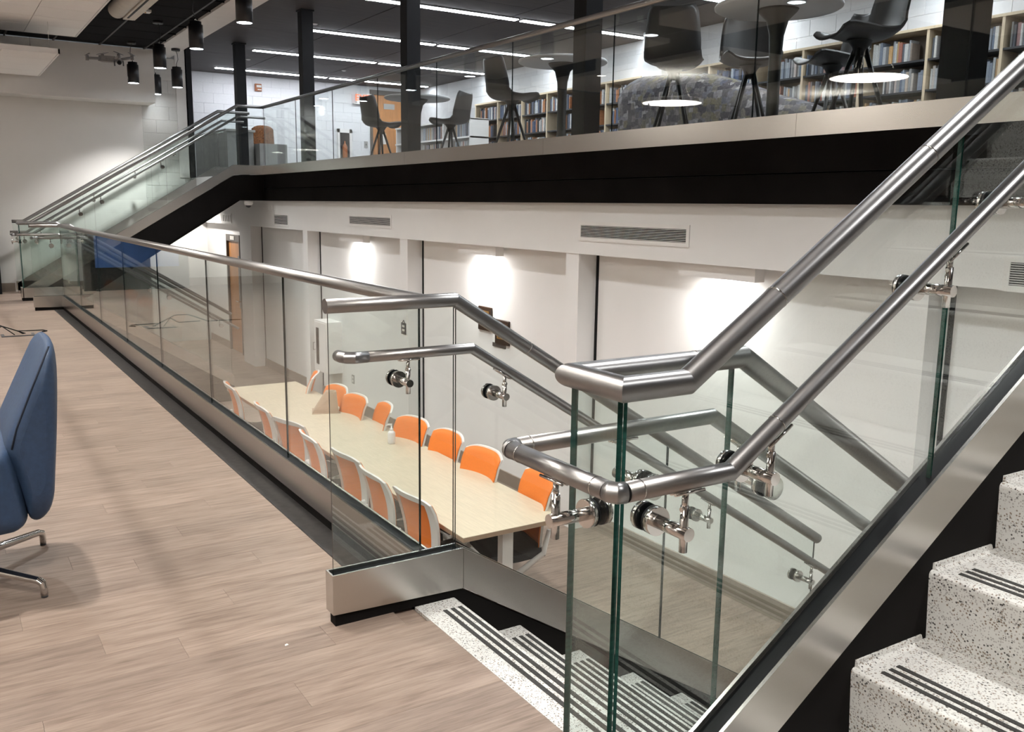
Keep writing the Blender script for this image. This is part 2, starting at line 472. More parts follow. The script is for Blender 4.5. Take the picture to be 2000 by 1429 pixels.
# ================================================================== SETTING
# ---- middle floor: slab pieces plus real planks in view
fl = struct(MB().box(-6.5, -1.23, -4, Y_END, -0.3, 0).box(-1.23, 1.21, -4, 1.30, -0.3, 0).box(1.21, 1.40, -4, 1.30, -0.3, 0)
            .box(-1.23, 1.21, 1.30, Y_END, -0.3, -0.012).box(1.21, 1.29, 1.30, 2.62, -0.3, -0.012).box(1.21, 1.34, 2.62, 12.62, -0.3, -0.012)
            .box(1.21, 1.29, 12.62, 13.95, -0.3, -0.012).box(1.21, 1.40, 13.95, Y_END, -0.3, 0), 'floor', 'floor')
PW, PL = 0.15, 1.22
pmesh = {}
def plank_mesh(w_, l_):
    key = (round(w_, 3), round(l_, 3))
    if key not in pmesh: pmesh[key] = MB().bbox(0, l_, 0.0002, w_ - 0.0002, -0.012, 0, 0.0004).mesh('plank', 'plank')
    return pmesh[key]
y = 1.30
row = 0
while y < Y_END - 0.01:
    w_ = min(PW, Y_END - y)
    cuts = [-1.23]
    c = -1.23 + (0.35, 0.78, 0.15, 0.97, 0.56)[row % 5]
    while c < 1.15: cuts.append(c); c += PL
    cuts.append(1.29 if (y + w_ < 2.61 or 12.62 < y and y + w_ < 13.96) else 1.21)
    for a, b_ in zip(cuts[:-1], cuts[1:]):
        o = bpy.data.objects.new('plank', plank_mesh(w_, b_ - a - 0.0005)); COL.objects.link(o)
        o.location = (a + 0.0002, y, 0); o.parent = fl
    y += PW; row += 1
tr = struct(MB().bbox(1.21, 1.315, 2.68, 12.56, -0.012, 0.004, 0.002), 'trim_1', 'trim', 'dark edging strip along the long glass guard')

# ---- lower level
struct(MB().box(1.3, X_WALL + 0.3, -4, 20.2, ZL - 0.2, ZL), 'floor_lower', 'floor')
wl = struct(MB().box(X_WALL, X_WALL + 0.25, -4, 16.39, ZL, 1.39).box(X_WALL, X_WALL + 0.25, 17.20, 20.2, ZL, 1.39)
            .box(X_WALL, X_WALL + 0.25, 16.39, 17.20, 0.74, 1.39), 'wall_far', 'wall_low')
for yc in (2.85, 5.98, 9.17, 12.38, 15.08):
    MB().box(X_WALL - 0.006, X_WALL + 0.002, yc - 0.035, yc - 0.005, ZL, 0.99).build('wall_joint', 'rubber', wl)
struct(MB().box(4.45, X_WALL, -4, 20.2, 0.98, 1.39), 'wall_bulkhead', 'wall_low')
COLS = [2.87, 6.105, 9.32, 12.58, 15.78]
for i, (ya, yb) in enumerate(((2.86, 3.05), (5.985, 6.165), (9.18, 9.37), (12.385, 12.57), (15.09, 15.74))):
    struct(MB().box(4.46, X_WALL, ya, yb, ZL, 0.98), 'trim_pilaster', 'wall_low')
struct(MB().box(1.25, 4.94, 18.64, 18.84, ZL, 1.6), 'wall_lower_end', 'wall_low')
struct(MB().box(1.3, 1.345, -4, 20.2, ZL, -0.3), 'wall_under_guard', 'wall')
bb = []
for i, (ya, yb) in enumerate(((-4, 2.86), (3.05, 5.985), (6.165, 9.18), (9.37, 12.385), (12.57, 15.09), (15.74, 16.36), (17.23, 18.64))):
    struct(MB().prism([(X_WALL, ZL), (X_WALL - 0.018, ZL), (X_WALL - 0.012, ZL + 0.012), (X_WALL - 0.008, ZL + 0.135), (X_WALL, ZL + 0.14)], 'y', ya, yb), 'baseboard_far', 'base')
# door in the lower far wall
dr = struct(MB().box(X_WALL - 0.02, X_WALL + 0.12, 16.36, 16.40, ZL, 0.78).box(X_WALL - 0.02, X_WALL + 0.12, 17.19, 17.23, ZL, 0.78)
            .box(X_WALL - 0.02, X_WALL + 0.12, 16.40, 17.19, 0.66, 0.78), 'door_1', 'dframe')
MB().box(X_WALL + 0.02, X_WALL + 0.06, 16.40, 17.19, ZL + 0.005, 0.66).build('door_leaf', 'door', dr)
MB().box(X_WALL + 0.015, X_WALL + 0.021, 16.47, 16.60, -0.55, 0.40).build('vision_pane', 'dark_glass', dr)
MB().tube([(X_WALL + 0.02, 16.47, -0.42), (X_WALL - 0.04, 16.47, -0.42), (X_WALL - 0.04, 16.60, -0.42)], 0.011, 8).build('door_handle', 'chrome', dr)
MB().box(X_WALL - 0.026, X_WALL - 0.02, 16.66, 16.92, 0.685, 0.755).build('door_plate', 'paper', dr)

# ---- end wall of the middle room
we = struct(MB().box(-6.5, 2.92, Y_END, Y_END + 0.25, -1.39, 3.6).box(2.92, 3.62, Y_END + 0.02, Y_END + 0.25, 1.0, 3.57), 'wall_end', 'wall')
bm_ = {}
def blocks(parent, plane, fixed, a0, a1, z0, z1, mat, bl=0.405, bh=0.203, gap=0.003, proud=0.006):
    """painted blocks laid in running bond; plane 'y': wall faces -y at y=fixed; 'x': faces -x"""
    z = z0; r = 0
    while z < z1 - 0.02:
        h = min(bh, z1 - z); a = a0 - (bl / 2 if r % 2 else 0)
        while a < a1 - 0.01:
            s0, s1 = max(a, a0), min(a + bl, a1)
            if s1 - s0 > 0.02:
                L_ = s1 - s0 - gap; H_ = h - gap
                key = (plane, round(L_, 3), round(H_, 3), mat)
                if key not in bm_:
                    m = MB()
                    d = 0.003
                    b0 = len(m.v)
                    for (t, e) in ((0, 0), (-proud + d, 0), (-proud, d)):
                        for (p, q) in ((e, e), (L_ - e, e), (L_ - e, H_ - e), (e, H_ - e)):
                            m.v.append((p, t, q) if plane == 'y' else (t, p, q))
                    order = (lambda q: q) if plane == 'y' else (lambda q: q[::-1])
                    m.face(order([b0 + 8, b0 + 9, b0 + 10, b0 + 11]))
                    for k in (0, 4):
                        for i in range(4):
                            j = (i + 1) % 4
                            m.face(order([b0 + k + i, b0 + k + j, b0 + k + 4 + j, b0 + k + 4 + i]))
                    bm_[key] = m.mesh('block', mat)
                o = bpy.data.objects.new('block', bm_[key]); COL.objects.link(o); o.parent = parent
                o.location = (s0 + gap / 2, fixed, z + gap / 2) if plane == 'y' else (fixed, s0 + gap / 2, z + gap / 2)
            a += bl
        z += bh; r += 1
blocks(we, 'y', Y_END + 0.02, 2.92, 3.60, 1.0, 3.57, 'endblock')
struct(MB().box(-6.5, 3.03, 14.90, Y_END, 2.83, 3.6), 'wall_soffit', 'wall')
struct(MB().box(-6.5, 0.99, Y_END - 0.015, Y_END, 0, 0.13), 'baseboard_end', 'base')
struct(MB().box(3.60, 3.70, Y_END, Y_END + 0.12, ZU, 3.95), 'trim_post', 'column', 'black corner post at the end of the block wall')
struct(MB().box(-6.7, -6.5, -4, Y_END, -0.3, 3.6), 'wall_left', 'wall')
struct(MB().box(-6.7, 9.9, -4.2, -4, -1.6, 4.1), 'wall_back', 'wall')
# ---- black tile ceiling of the middle room
ce = struct(MB().box(-6.5, 3.03, -4, 14.9, Z_CEIL_M + 0.012, Z_CEIL_M + 0.1), 'ceiling', 'ctile')
tile = MB().prism([(0.012, 0.012), (0.598, 0.012), (0.598, 0.598), (0.012, 0.598)], 'z', -0.002, 0.012).mesh('ceiling_tile', 'ctile')
gx = [3.03 - 0.13 - 0.61 * i for i in range(5)]
gy = [14.9 - 0.3 - 0.61 * i for i in range(11)]
for i in range(4):
    for j in range(10):
        o = bpy.data.objects.new('ceiling_tile', tile); COL.objects.link(o); o.parent = ce
        o.location = (gx[i + 1], gy[j + 1], Z_CEIL_M)
for x in gx: MB().box(x - 0.012, x + 0.012, 8.4, 14.9, Z_CEIL_M - 0.006, Z_CEIL_M + 0.01).build('ceiling_bar', 'tbar', ce)
for yy in gy: MB().box(gx[-1], 3.03, yy - 0.008, yy + 0.008, Z_CEIL_M - 0.004, Z_CEIL_M + 0.01).build('cross_bar', 'ctile', ce)
# white strip soffit between the two ceilings
struct(MB().box(3.03, 3.38, -4, Y_END, 3.58, 3.98).box(3.38, 3.90, -4, Y_END, 3.97, 4.05), 'ceiling_strip', 'white')
# ---- upper room
struct(MB().box(4.47, X_BOOK + 0.2, -4, 14.08, ZU - 0.3, ZU).box(3.62, X_BOOK + 0.2, 14.08, Y_UP, ZU - 0.3, ZU), 'floor_upper', 'carpet')
cu = struct(MB().box(3.90, X_BOOK + 0.2, -4, Y_UP + 0.2, Z_CEIL_U + 0.02, Z_CEIL_U + 0.1), 'ceiling_upper', 'black')
xs = [3.90, 5.50, 7.10, 8.70, X_BOOK]
for a, b_ in zip(xs[:-1], xs[1:]):
    ys = [-4, -0.3, 3.35, 7.0, 10.65, 14.3, 17.0, Y_UP]
    for c, d in zip(ys[:-1], ys[1:]):
        MB().box(a + 0.008, b_ - 0.008, c + 0.003, d - 0.003, Z_CEIL_U, Z_CEIL_U + 0.02).build('ceiling_panel', 'dceil', cu)
wu = struct(MB().box(3.5, 8.60, Y_UP, Y_UP + 0.2, ZU, Z_CEIL_U + 0.1).box(9.53, X_BOOK + 0.2, Y_UP, Y_UP + 0.2, ZU, Z_CEIL_U + 0.1)
            .box(8.60, 9.53, Y_UP, Y_UP + 0.2, 3.86, Z_CEIL_U + 0.1), 'wall_upper_end', 'mortar')
blocks(wu, 'y', Y_UP, 4.3, 8.58, 2.14, Z_CEIL_U, 'block')
wb = struct(MB().box(X_BOOK, X_BOOK + 0.2, -4, Y_UP, ZU, Z_CEIL_U + 0.1), 'wall_books', 'mortar')
blocks(wb, 'x', X_BOOK, 4.4, 18.0, 3.36, Z_CEIL_U, 'block', 0.405, 0.203)
struct(MB().box(3.45, 3.62, Y_END, Y_UP, ZU, Z_CEIL_U), 'wall_upper_side', 'wall')
# door at the end of the upper room
d2 = struct(MB().box(8.58, 8.64, Y_UP - 0.03, Y_UP + 0.1, ZU, 3.90).box(9.49, 9.55, Y_UP - 0.03, Y_UP + 0.1, ZU, 3.90)
            .box(8.64, 9.49, Y_UP - 0.03, Y_UP + 0.1, 3.80, 3.90), 'door_2', 'dframe')
MB().box(8.64, 9.49, Y_UP + 0.02, Y_UP + 0.06, ZU + 0.18, 3.80).build('door_leaf', 'door', d2)
MB().box(8.64, 9.49, Y_UP + 0.012, Y_UP + 0.06, ZU, ZU + 0.18).build('kick_plate', 'dframe', d2)
MB().box(8.93, 9.20, Y_UP + 0.012, Y_UP + 0.02, 3.50, 3.62).build('door_plate', 'grey', d2)
MB().box(8.82, 8.98, Y_UP + 0.014, Y_UP + 0.02, 2.72, 2.96).build('notice_sheet', 'paper', d2)
# white pier between the bookcases
struct(MB().box(9.35, X_BOOK, 10.62, 11.06, ZU, Z_CEIL_U), 'wall_pier', 'block')
# columns
for i, yc in enumerate(COLS):
    struct(MB().box(4.50, 4.66, yc - 0.083, yc + 0.083, ZU, Z_CEIL_U - 0.02)
           .box(4.485, 4.675, yc - 0.098, yc + 0.098, Z_CEIL_U - 0.02, Z_CEIL_U), 'trim_column', 'column')
# beam under the upper floor edge
bmb = struct(MB().box(4.375, 4.47, 1.23, 14.01, 1.575, 1.785), 'trim_beam', 'beam', 'black edge beam under the upper floor')
MB().box(4.37, 4.47, 1.23, 14.01, 1.39, 1.568).build('lower_band', 'beam', bmb)

# ================================================================== STAIRS AND GUARDS
RR, HR = 0.0235, 0.0175
def bracket(hand, along, out, p, slope=0.0):
    """p: point on the handrail axis; out: unit vector from rail to glass; along: horizontal unit vector"""
    m = MB()
    p = Vector(p); out = Vector(out); al = Vector(along)
    d = Vector((al.x, al.y, slope)).normalized()
    low = p - Vector((0, 0, 0.095))
    m.cyl(low - Vector((0, 0, 0.035)), p - Vector((0, 0, HR + 0.028)), 0.0078, 12)
    m.cyl(p - Vector((0, 0, HR + 0.045)), p - Vector((0, 0, HR + 0.002)), 0.006, 10)
    n = d.cross(out).normalized()
    if n.z < 0: n = -n
    s0 = p - n * (HR + 0.001)
    m.tube([s0 - d * 0.034, s0 + d * 0.034], 0.0038, 8)
    side = out * 0.011
    m.tube([s0 - d * 0.034 + side, s0 + d * 0.034 + side], 0.003, 8)
    m.tube([s0 - d * 0.034 - side, s0 + d * 0.034 - side], 0.003, 8)
    g = low + out * 0.083                                             # glass face
    m.cyl(low - out * 0.014, g, 0.0125, 16)
    m.cyl(g - out * 0.018, g - out * 0.006, 0.027, 22)
    m.cyl(g - out * 0.006, g, 0.0265, 22, 1)
    m.cyl(g + out * 0.0145, g + out * 0.0195, 0.0265, 22, 1)
    m.cyl(g + out * 0.0195, g + out * 0.029, 0.027, 22)
    m.cyl(p - Vector((0, 0, 0.052)) - al * 0.0085, p - Vector((0, 0, 0.052)) + al * 0.0085, 0.0045, 10)
    return m.build('rail_bracket', ['chrome', 'rubber'], hand)

def shoe(root, path_top, y, thick, segs_drop, ym):
    """channel along an x-z path: two steel cheeks and a black gasket; path_top [(x,z)...], drop: vertical depth of each point"""
    y0, y1 = sorted((ym(y - 0.031), ym(y + 0.031)))
    poly_t = path_top
    poly_b = [(px, pz - dz) for (px, pz), dz in zip(path_top, segs_drop)]
    st = MB(); gk = MB()
    for i in range(len(path_top) - 1):
        g0, g1 = (0.0008 if i else 0.0), (0.0008 if i < len(path_top) - 2 else 0.0)
        q = [(poly_t[i][0] + g0, poly_t[i][1]), (poly_t[i + 1][0] - g1, poly_t[i + 1][1]), (poly_b[i + 1][0] - g1, poly_b[i + 1][1]), (poly_b[i][0] + g0, poly_b[i][1])]
        st.prism(q, 'y', y0, y0 + 0.008); st.prism(q, 'y', y1 - 0.008, y1)
        g = [(poly_t[i][0], poly_t[i][1] - 0.012), (poly_t[i + 1][0], poly_t[i + 1][1] - 0.012),
             (poly_b[i + 1][0], poly_b[i + 1][1] + 0.004), (poly_b[i][0], poly_b[i][1] + 0.004)]
        gk.prism(g, 'y', y0 + 0.008, y1 - 0.008)
    st.build('base_shoe', 'steel', root); gk.build('gasket', 'rubber', root)

def pane(root, poly, y, ym, t=0.005, edge='glass_edge'):
    a, b_ = sorted((ym(y - t), ym(y + t)))
    return MB().prism(poly, 'y', a, b_, 0, 1).build('glass_panel', ['glass', edge], root)

def clipped(x0, x1, top, bot, knots):
    xs_ = [x0] + [k for k in knots if x0 < k < x1] + [x1]
    return [(x, bot(x)) for x in xs_] + [(x, top(x)) for x in reversed(xs_)]

def collars(parent, pts, r):
    for p, d in pts:
        p = Vector(p); d = Vector(d).normalized()
        MB().cyl(p - d * 0.0012, p + d * 0.0012, r + 0.0006, 24).build('joint_collar', 'chrome', parent)

def stair_complex(near):
    ym = (lambda v: v) if near else (lambda v: MIR - v)
    sg = 1 if near else -1
    w_ = 'nearest the camera' if near else 'at the far end by the wall'
    SD = 0.622                                                        # down slope
    SUP = 0.645 if near else 0.605
    # ---------- guard on the open side of the down stair
    A = 2.64
    lab = ('glass guard with a bent steel rail and floor shoe beside the near down stair' if near else
           'distant glass guard joining the far end of the long guard')
    ga = thing('stair_guard', lab, 'guardrail', (1.0, ym(A), 0))
    bend, sb = 1.455, 1.476
    rz = lambda x: 1.045 - SD * max(0, x - bend)
    sz = lambda x: 0.178 - SD * max(0, x - sb)
    xe = 3.41
    rail = MB().tube([(1.0, ym(A), 1.045), (bend, ym(A), 1.045), (xe, ym(A), rz(xe))], RR, 28).build('top_rail', 'rail', ga)
    collars(rail, [((1.75, ym(A), rz(1.75)), (1, 0, -SD)), ((2.75, ym(A), rz(2.75)), (1, 0, -SD))], RR)
    shoe(ga, [(1.0, 0.178), (sb, 0.178), (xe, sz(xe))], A, 0.06, [0.135, 0.148, 0.159], ym)
    a, b_ = sorted((ym(A - 0.031), ym(A + 0.031)))
    MB().box(0.994, 1.0, a, b_, 0.043, 0.178).build('end_cap', 'steel', ga)
    a, b_ = sorted((ym(A - 0.022), ym(A + 0.022)))
    zb = lambda x: sz(x) - 0.159
    MB().prism([(1.004, 0.0), (1.004, 0.043), (1.44, 0.043), (xe, zb(xe)), (xe, ZL), (3.02, ZL), (1.50, -0.42), (1.29, -0.30), (1.29, 0.0)], 'y', a, b_).build('stringer', 'black', ga)
    for x0, x1 in ((1.008, bend - 0.004), (bend + 0.004, 2.436), (2.442, xe - 0.02)):
        pane(ga, clipped(x0, x1, rz, lambda x: sz(x) - 0.03, [bend, sb]), A, ym, 0.004, 'glass_edge_dark')
    yh = ym(A - 0.09)
    hz = lambda x: 0.893 - SD * max(0, x - 1.47)
    hand = MB().tube([(1.028, ym(A - 0.03), 0.893), (1.028, ym(A - 0.055), 0.893), (1.036, ym(A - 0.078), 0.893), (1.058, yh, 0.893), (1.10, yh, 0.893)], HR + 0.0008, 22)\
        .tube([(1.10, yh, 0.893), (1.47, yh, 0.893), (xe + 0.12, yh, hz(xe + 0.12))], HR, 26).build('handrail', 'rail', ga)
    for bx in (1.238, 1.60, 2.60, 3.27):
        bracket(hand, (1, 0, 0), (0, sg, 0), (bx, yh, hz(bx)), 0 if bx < 1.46 else -SD)
    # ---------- joined guard wrapping the wall between down and up stair
    B, C = 1.34, (1.188 if near else 1.205)
    lab = ('joined glass guard whose steel rails turn the corner between the near flights' if near else
           'distant joined glass guard between the two far flights')
    gb = thing('stair_guard', lab, 'guardrail', (0.99, ym(C), 0))
    bb_, cb_ = 1.44, 1.136
    rb = lambda x: 1.045 - SD * max(0, x - bb_)
    xt = cb_ + ZU / SUP
    rc = lambda x: 1.045 + SUP * max(0, min(x, xt) - cb_)
    rail = MB().tube([(xe, ym(B), rb(xe)), (bb_, ym(B), 1.045), (0.99, ym(B), 1.045), (0.99, ym(C), 1.045), (cb_, ym(C), 1.045), (xt, ym(C), rc(xt)), (4.40, ym(C), rc(xt))], RR, 28).build('top_rail', 'rail', gb)
    collars(rail, [((1.30, ym(B), 1.045), (1, 0, 0)), ((1.36, ym(C), rc(1.36)), (1, 0, SUP)), ((1.80, ym(C), rc(1.80)), (1, 0, SUP))], RR)
    sbz = lambda x: 0.178 - SD * max(0, x - 1.46)
    shoe(gb, [(0.975, 0.178), (1.46, 0.178), (xe, sbz(xe))], B, 0.06, [0.135, 0.148, 0.159], ym)
    s0 = 0.166 if near else 0.150
    xs1 = 1.0 + (ZU + 0.178 - s0) / SUP
    scz = lambda x: s0 + SUP * (min(x, xs1) - 1.0)
    drop = 0.135 * math.sqrt(1 + SUP * SUP)
    shoe(gb, [(1.0, s0), (xs1, ZU + 0.178), (4.43, ZU + 0.178)], C, 0.06, [drop, 0.147, 0.135], ym)
    a, b_ = sorted((ym(C - 0.031), ym(B + 0.031)))
    MB().box(0.96, 0.985, a, b_, 0.043, 0.178).build('end_cap', 'steel', gb)
    a, b_ = sorted((ym(C - 0.02), ym(B + 0.02)))
    MB().box(0.968, 1.30, a, b_, 0.0, 0.043).build('kick_plate', 'black', gb)
    a, b_ = sorted((ym(B - 0.022), ym(B + 0.022)))
    zb2 = lambda x: sbz(x) - 0.159
    MB().prism([(1.0, 0.0), (1.0, 0.043), (1.42, 0.043), (xe, zb2(xe)), (xe, ZL), (3.02, ZL), (1.50, -0.42), (1.29, -0.30), (1.29, 0.0)], 'y', a, b_).build('stringer', 'black', gb)
    a, b_ = sorted((ym(C - 0.022), ym(C + 0.022)))
    zc = lambda x: scz(x) - drop
    MB().prism([(1.02, 0.0), (1.02, max(0.0, zc(1.02))), (1.1, zc(1.1)), (xs1, zc(xs1)), (4.42, ZU + 0.043), (4.42, 1.39), (3.95, 1.39), (1.75, 0.0)], 'y', a, b_).build('stringer', 'black', gb)
    for x0, x1 in ((1.002, 1.406), (1.413, 2.42), (2.427, xe - 0.02)):
        pane(gb, clipped(x0, x1, rb, lambda x: sbz(x) - 0.03, [bb_, 1.46]), B, ym)
    a, b_ = sorted((ym(C + 0.008), ym(B - 0.008)))
    MB().prism([(0.984, 0.15), (0.996, 0.15), (0.996, 1.03), (0.984, 1.03)], 'y', a, b_, 1, 0).build('glass_panel', ['glass', 'glass_edge'], gb)
    cut = [0.992, 1.918, 2.84, xt - 0.03] if near else [0.992, 1.96, 2.95, xt - 0.02]
    for x0, x1 in zip(cut[:-1], cut[1:]):
        pane(gb, clipped(x0 + 0.003, x1 - 0.003, rc, lambda x: scz(x) - 0.03, [cb_, xs1]), C, ym)
    pane(gb, clipped(xt - 0.02, 4.395, rc, lambda x: scz(x) - 0.03, [xt, xs1]), C, ym)
    yb_, yc_ = ym(B + 0.09), ym(C - 0.09)
    hb = lambda x: 0.895 - SD * max(0, x - 1.45)
    hc0 = 1.165
    hc = lambda x: 0.895 + SUP * max(0, min(x, hc0 + ZU / SUP) - hc0)
    xh = hc0 + ZU / SUP
    hand = MB().tube([(xe + 0.12, yb_, hb(xe + 0.12)), (1.45, yb_, 0.895), (0.925, yb_, 0.895)], HR, 26)\
        .tube([(0.905, ym(B + 0.07), 0.895), (0.905, ym(C - 0.07), 0.895)], HR, 26)\
        .tube([(0.925, yc_, 0.895), (hc0, yc_, 0.895), (xh, yc_, hc(xh)), (xh + 0.42, yc_, hc(xh))], HR, 26)\
        .tube([(0.925, yb_, 0.895), (0.912, yb_ - sg * 0.004, 0.895), (0.906, ym(B + 0.077), 0.895), (0.905, ym(B + 0.07), 0.895)], HR + 0.0008, 22)\
        .tube([(0.925, yc_, 0.895), (0.912, yc_ + sg * 0.004, 0.895), (0.906, ym(C - 0.077), 0.895), (0.905, ym(C - 0.07), 0.895)], HR + 0.0008, 22)\
        .build('handrail', 'rail', gb)
    collars(hand, [((0.955, yb_, 0.895), (1, 0, 0)), ((0.905, ym(B + 0.04), 0.895), (0, 1, 0)), ((0.905, ym(C - 0.04), 0.895), (0, 1, 0)),
                   ((0.955, yc_, 0.895), (1, 0, 0)), ((1.28, yc_, hc(1.28)), (1, 0, SUP))], HR)
    bracket(hand, (0, 1, 0), (1, 0, 0), (0.905, ym(1.265), 0.895))
    for bx in (1.06, 1.27, 1.775, 2.06, 2.9): bracket(hand, (1, 0, 0), (0, sg, 0), (bx, yc_, hc(bx)), 0 if bx < hc0 else SUP)
    for bx in (1.19, 1.545, 2.6): bracket(hand, (1, 0, 0), (0, -sg, 0), (bx, yb_, hb(bx)), 0 if bx < 1.45 else -SD)
    # ---------- steps
    nm = 'near' if near else 'far'
    st = thing('staircase', 'terrazzo stair down to the lower floor, ' + ('right in front, with black grip strips' if near else 'beside the far long-guard end'), 'stairs', (1.45, ym(1.99), 0))
    y0, y1 = sorted((ym(1.365), ym(2.617)))
    def rounded(xn, zt, xb, lean=0.0, th=0.05, rise=0.174, down=True):
        r = 0.012; pts = []
        s_ = 1 if down else -1                                       # nosing looks towards +x when going down
        for k in range(5):
            an = math.pi / 2 * k / 4
            pts.append((xn - s_ * r + s_ * r * math.sin(an), zt - r + r * math.cos(an)))
        pts.append((xn - s_ * 0.012, zt - rise))
        pts.append((xn - s_ * 0.06, zt - rise))
        pts.append((xn - s_ * 0.05, zt - th))
        pts.append((xb, zt - th)); pts.append((xb, zt))
        return pts
    for k in range(8):
        xn = 1.45 + 0.28 * k; z = -0.174 * k
        xb = 1.29 if k == 0 else xn - 0.30
        t = MB().prism(rounded(xn, z, xb), 'y', y0, y1).build('step', 'terrazzo', st)
        for dx in (0.084, 0.055, 0.027):
            MB().box(xn - dx - 0.0075, xn - dx + 0.0075, y0 + 0.075, y1 - 0.075, z, z + 0.0016).build('grip_strip', 'grip', t)
    MB().prism([(1.36, -0.32), (1.45, -0.235), (3.29, -1.385), (2.95, -1.385)], 'y', y0 + 0.01, y1 - 0.01).build('soffit', 'black', st)
    su = thing('staircase', 'terrazzo stair up to the upper floor, ' + ('at the right edge of the picture' if near else 'along the far end wall'), 'stairs', (1.42, ym(0.66), 0))
    y0, y1 = sorted((ym(0.16), ym(1.166)))
    p = 0.265 if near else 0.2875
    x1_ = 1.392 if near else 1.38
    for k in range(1, 11):
        xn = x1_ + p * (k - 1); z = 0.174 * k
        xb = xn + p + 0.05 if k < 10 else 4.2
        t = MB().prism(rounded(xn, z, xb, down=False), 'y', y0, y1).build('step', 'terrazzo', su)
        for dx in (0.042, 0.069, 0.096):
            MB().box(xn + dx - 0.0065, xn + dx + 0.0065, y0 + 0.05, y1 - 0.05, z, z + 0.0016).build('grip_strip', 'grip', t)
        if near and k < 7:                                            # upturned cove against the stringer
            MB().prism([(1.166, z), (1.148, z), (1.158, z + 0.006), (1.162, z + 0.016), (1.166, z + 0.016)], 'x', xn + 0.012, xn + p - 0.012).build('edge_cove', 'terrazzo', t)
    MB().prism([(x1_ + 0.42, 0.0), (x1_ + 0.12, 0.0), (x1_ + 9 * p, 1.50), (4.2, 1.66), (4.2, 1.42), (x1_ + 9 * p + 0.1, 1.42)], 'y', y0 + 0.01, y1 - 0.01).build('soffit', 'black', su)
    if not near:
        D = 0.13
        gd = thing('stair_guard', 'distant glass guard of the far stair closest to the end wall', 'guardrail', (1.0, ym(D), 0))
        rail = MB().tube([(0.99, ym(D), 1.045), (cb_, ym(D), 1.045), (xt, ym(D), rc(xt)), (xt + 0.5, ym(D), rc(xt))], RR, 20).build('top_rail', 'rail', gd)
        shoe(gd, [(1.0, s0), (xs1, ZU + 0.178), (4.3, ZU + 0.178)], D, 0.06, [drop, 0.147, 0.135], ym)
        MB().box(0.985, 1.25, ym(D) - 0.031, ym(D) + 0.031, 0.043, 0.178).build('end_cap', 'steel', gd)
        MB().prism([(1.0, 0.0), (1.0, 0.043), (1.1, zc(1.1)), (xs1, zc(xs1)), (4.3, ZU + 0.043), (4.3, 1.39), (3.95, 1.39), (1.75, 0.0)], 'y', ym(D) - 0.02, ym(D) + 0.02).build('stringer', 'black', gd)
        for x0, x1 in ((0.995, 1.96), (1.966, 2.95), (2.956, xt - 0.02), (xt - 0.012, 4.3)):
            pane(gd, clipped(x0, x1, rc, lambda x: scz(x) - 0.03, [cb_, xs1, xt]), D, ym)
        hand = MB().tube([(0.95, ym(D + 0.09), 0.895), (hc0, ym(D + 0.09), 0.895), (xh, ym(D + 0.09), hc(xh)), (xh + 0.35, ym(D + 0.09), hc(xh))], HR, 20).build('handrail', 'rail', gd)
        for bx in (1.05, 1.5, 2.1, 2.7, 3.3): bracket(hand, (1, 0, 0), (0, 1, 0), (bx, ym(D + 0.09), hc(bx)), 0 if bx < hc0 else SUP)

stair_complex(True)
stair_complex(False)

# ---- long guard along the middle floor edge
XG = 1.34
lg = thing('long_guard', 'long straight glass guard running away along the middle floor edge', 'guardrail', (XG, 2.67, 0))
yv = [2.672, 4.06, 5.45, 6.84, 8.23, 9.63, 11.02, 12.568]
rail = MB().tube([(XG, 2.64, 1.045), (XG, 12.60, 1.045)], RR, 28).build('top_rail', 'rail', lg)
MB().prism([(XG - 0.031, 0.043), (XG - 0.023, 0.043), (XG - 0.023, 0.175), (XG - 0.026, 0.178), (XG - 0.031, 0.176)], 'y', 2.672, 12.568)\
    .prism([(XG + 0.031, 0.043), (XG + 0.023, 0.043), (XG + 0.023, 0.175), (XG + 0.026, 0.178), (XG + 0.031, 0.176)], 'y', 2.672, 12.568).build('base_shoe', 'steel_dark_refl', lg)
MB().box(XG - 0.023, XG + 0.023, 2.672, 12.568, 0.045, 0.166).build('gasket', 'rubber', lg)
MB().box(XG - 0.02, XG + 0.02, 2.672, 12.568, -0.3, 0.043).build('kick_plate', 'black', lg)
for a, b_ in zip(yv[:-1], yv[1:]):
    MB().prism([(a + 0.003, 0.15), (b_ - 0.003, 0.15), (b_ - 0.003, 1.04), (a + 0.003, 1.04)], 'x', XG - 0.004, XG + 0.004, 0, 1).build('glass_panel', ['glass', 'glass_edge_dark'], lg)
# ---- guard along the upper floor edge
XU = 4.40
ug = thing('upper_guard', 'long glass guard with steel rail along the upper floor edge', 'guardrail', (XU, 7.6, ZU))
MB().tube([(XU, 1.205, ZU + 1.045), (XU, MIR - 1.205, ZU + 1.045)], RR, 24).build('top_rail', 'rail', ug)
yv = [1.24, 2.73, 4.13, 5.535, 6.945, 8.365, 9.80, 11.18, 12.56, 14.0]
for a, b_ in zip(yv[:-1], yv[1:]):
    MB().prism([(a + 0.003, ZU + 0.15), (b_ - 0.003, ZU + 0.15), (b_ - 0.003, ZU + 1.04), (a + 0.003, ZU + 1.04)], 'x', XU - 0.004, XU + 0.004, 0, 1).build('glass_panel', ['glass', 'glass_edge_dark'], ug)
sh = [1.236, 3.75, 6.4, 9.05, 11.7, 14.004]
for a, b_ in zip(sh[:-1], sh[1:]):
    MB().box(XU - 0.034, XU - 0.023, a + 0.001, b_ - 0.001, ZU + 0.043, ZU + 0.178).box(XU + 0.023, XU + 0.031, a, b_, ZU + 0.043, ZU + 0.178).build('base_shoe', 'steel', ug)
MB().box(XU - 0.023, XU + 0.023, 1.236, 14.004, ZU + 0.045, ZU + 0.166).build('gasket', 'rubber', ug)

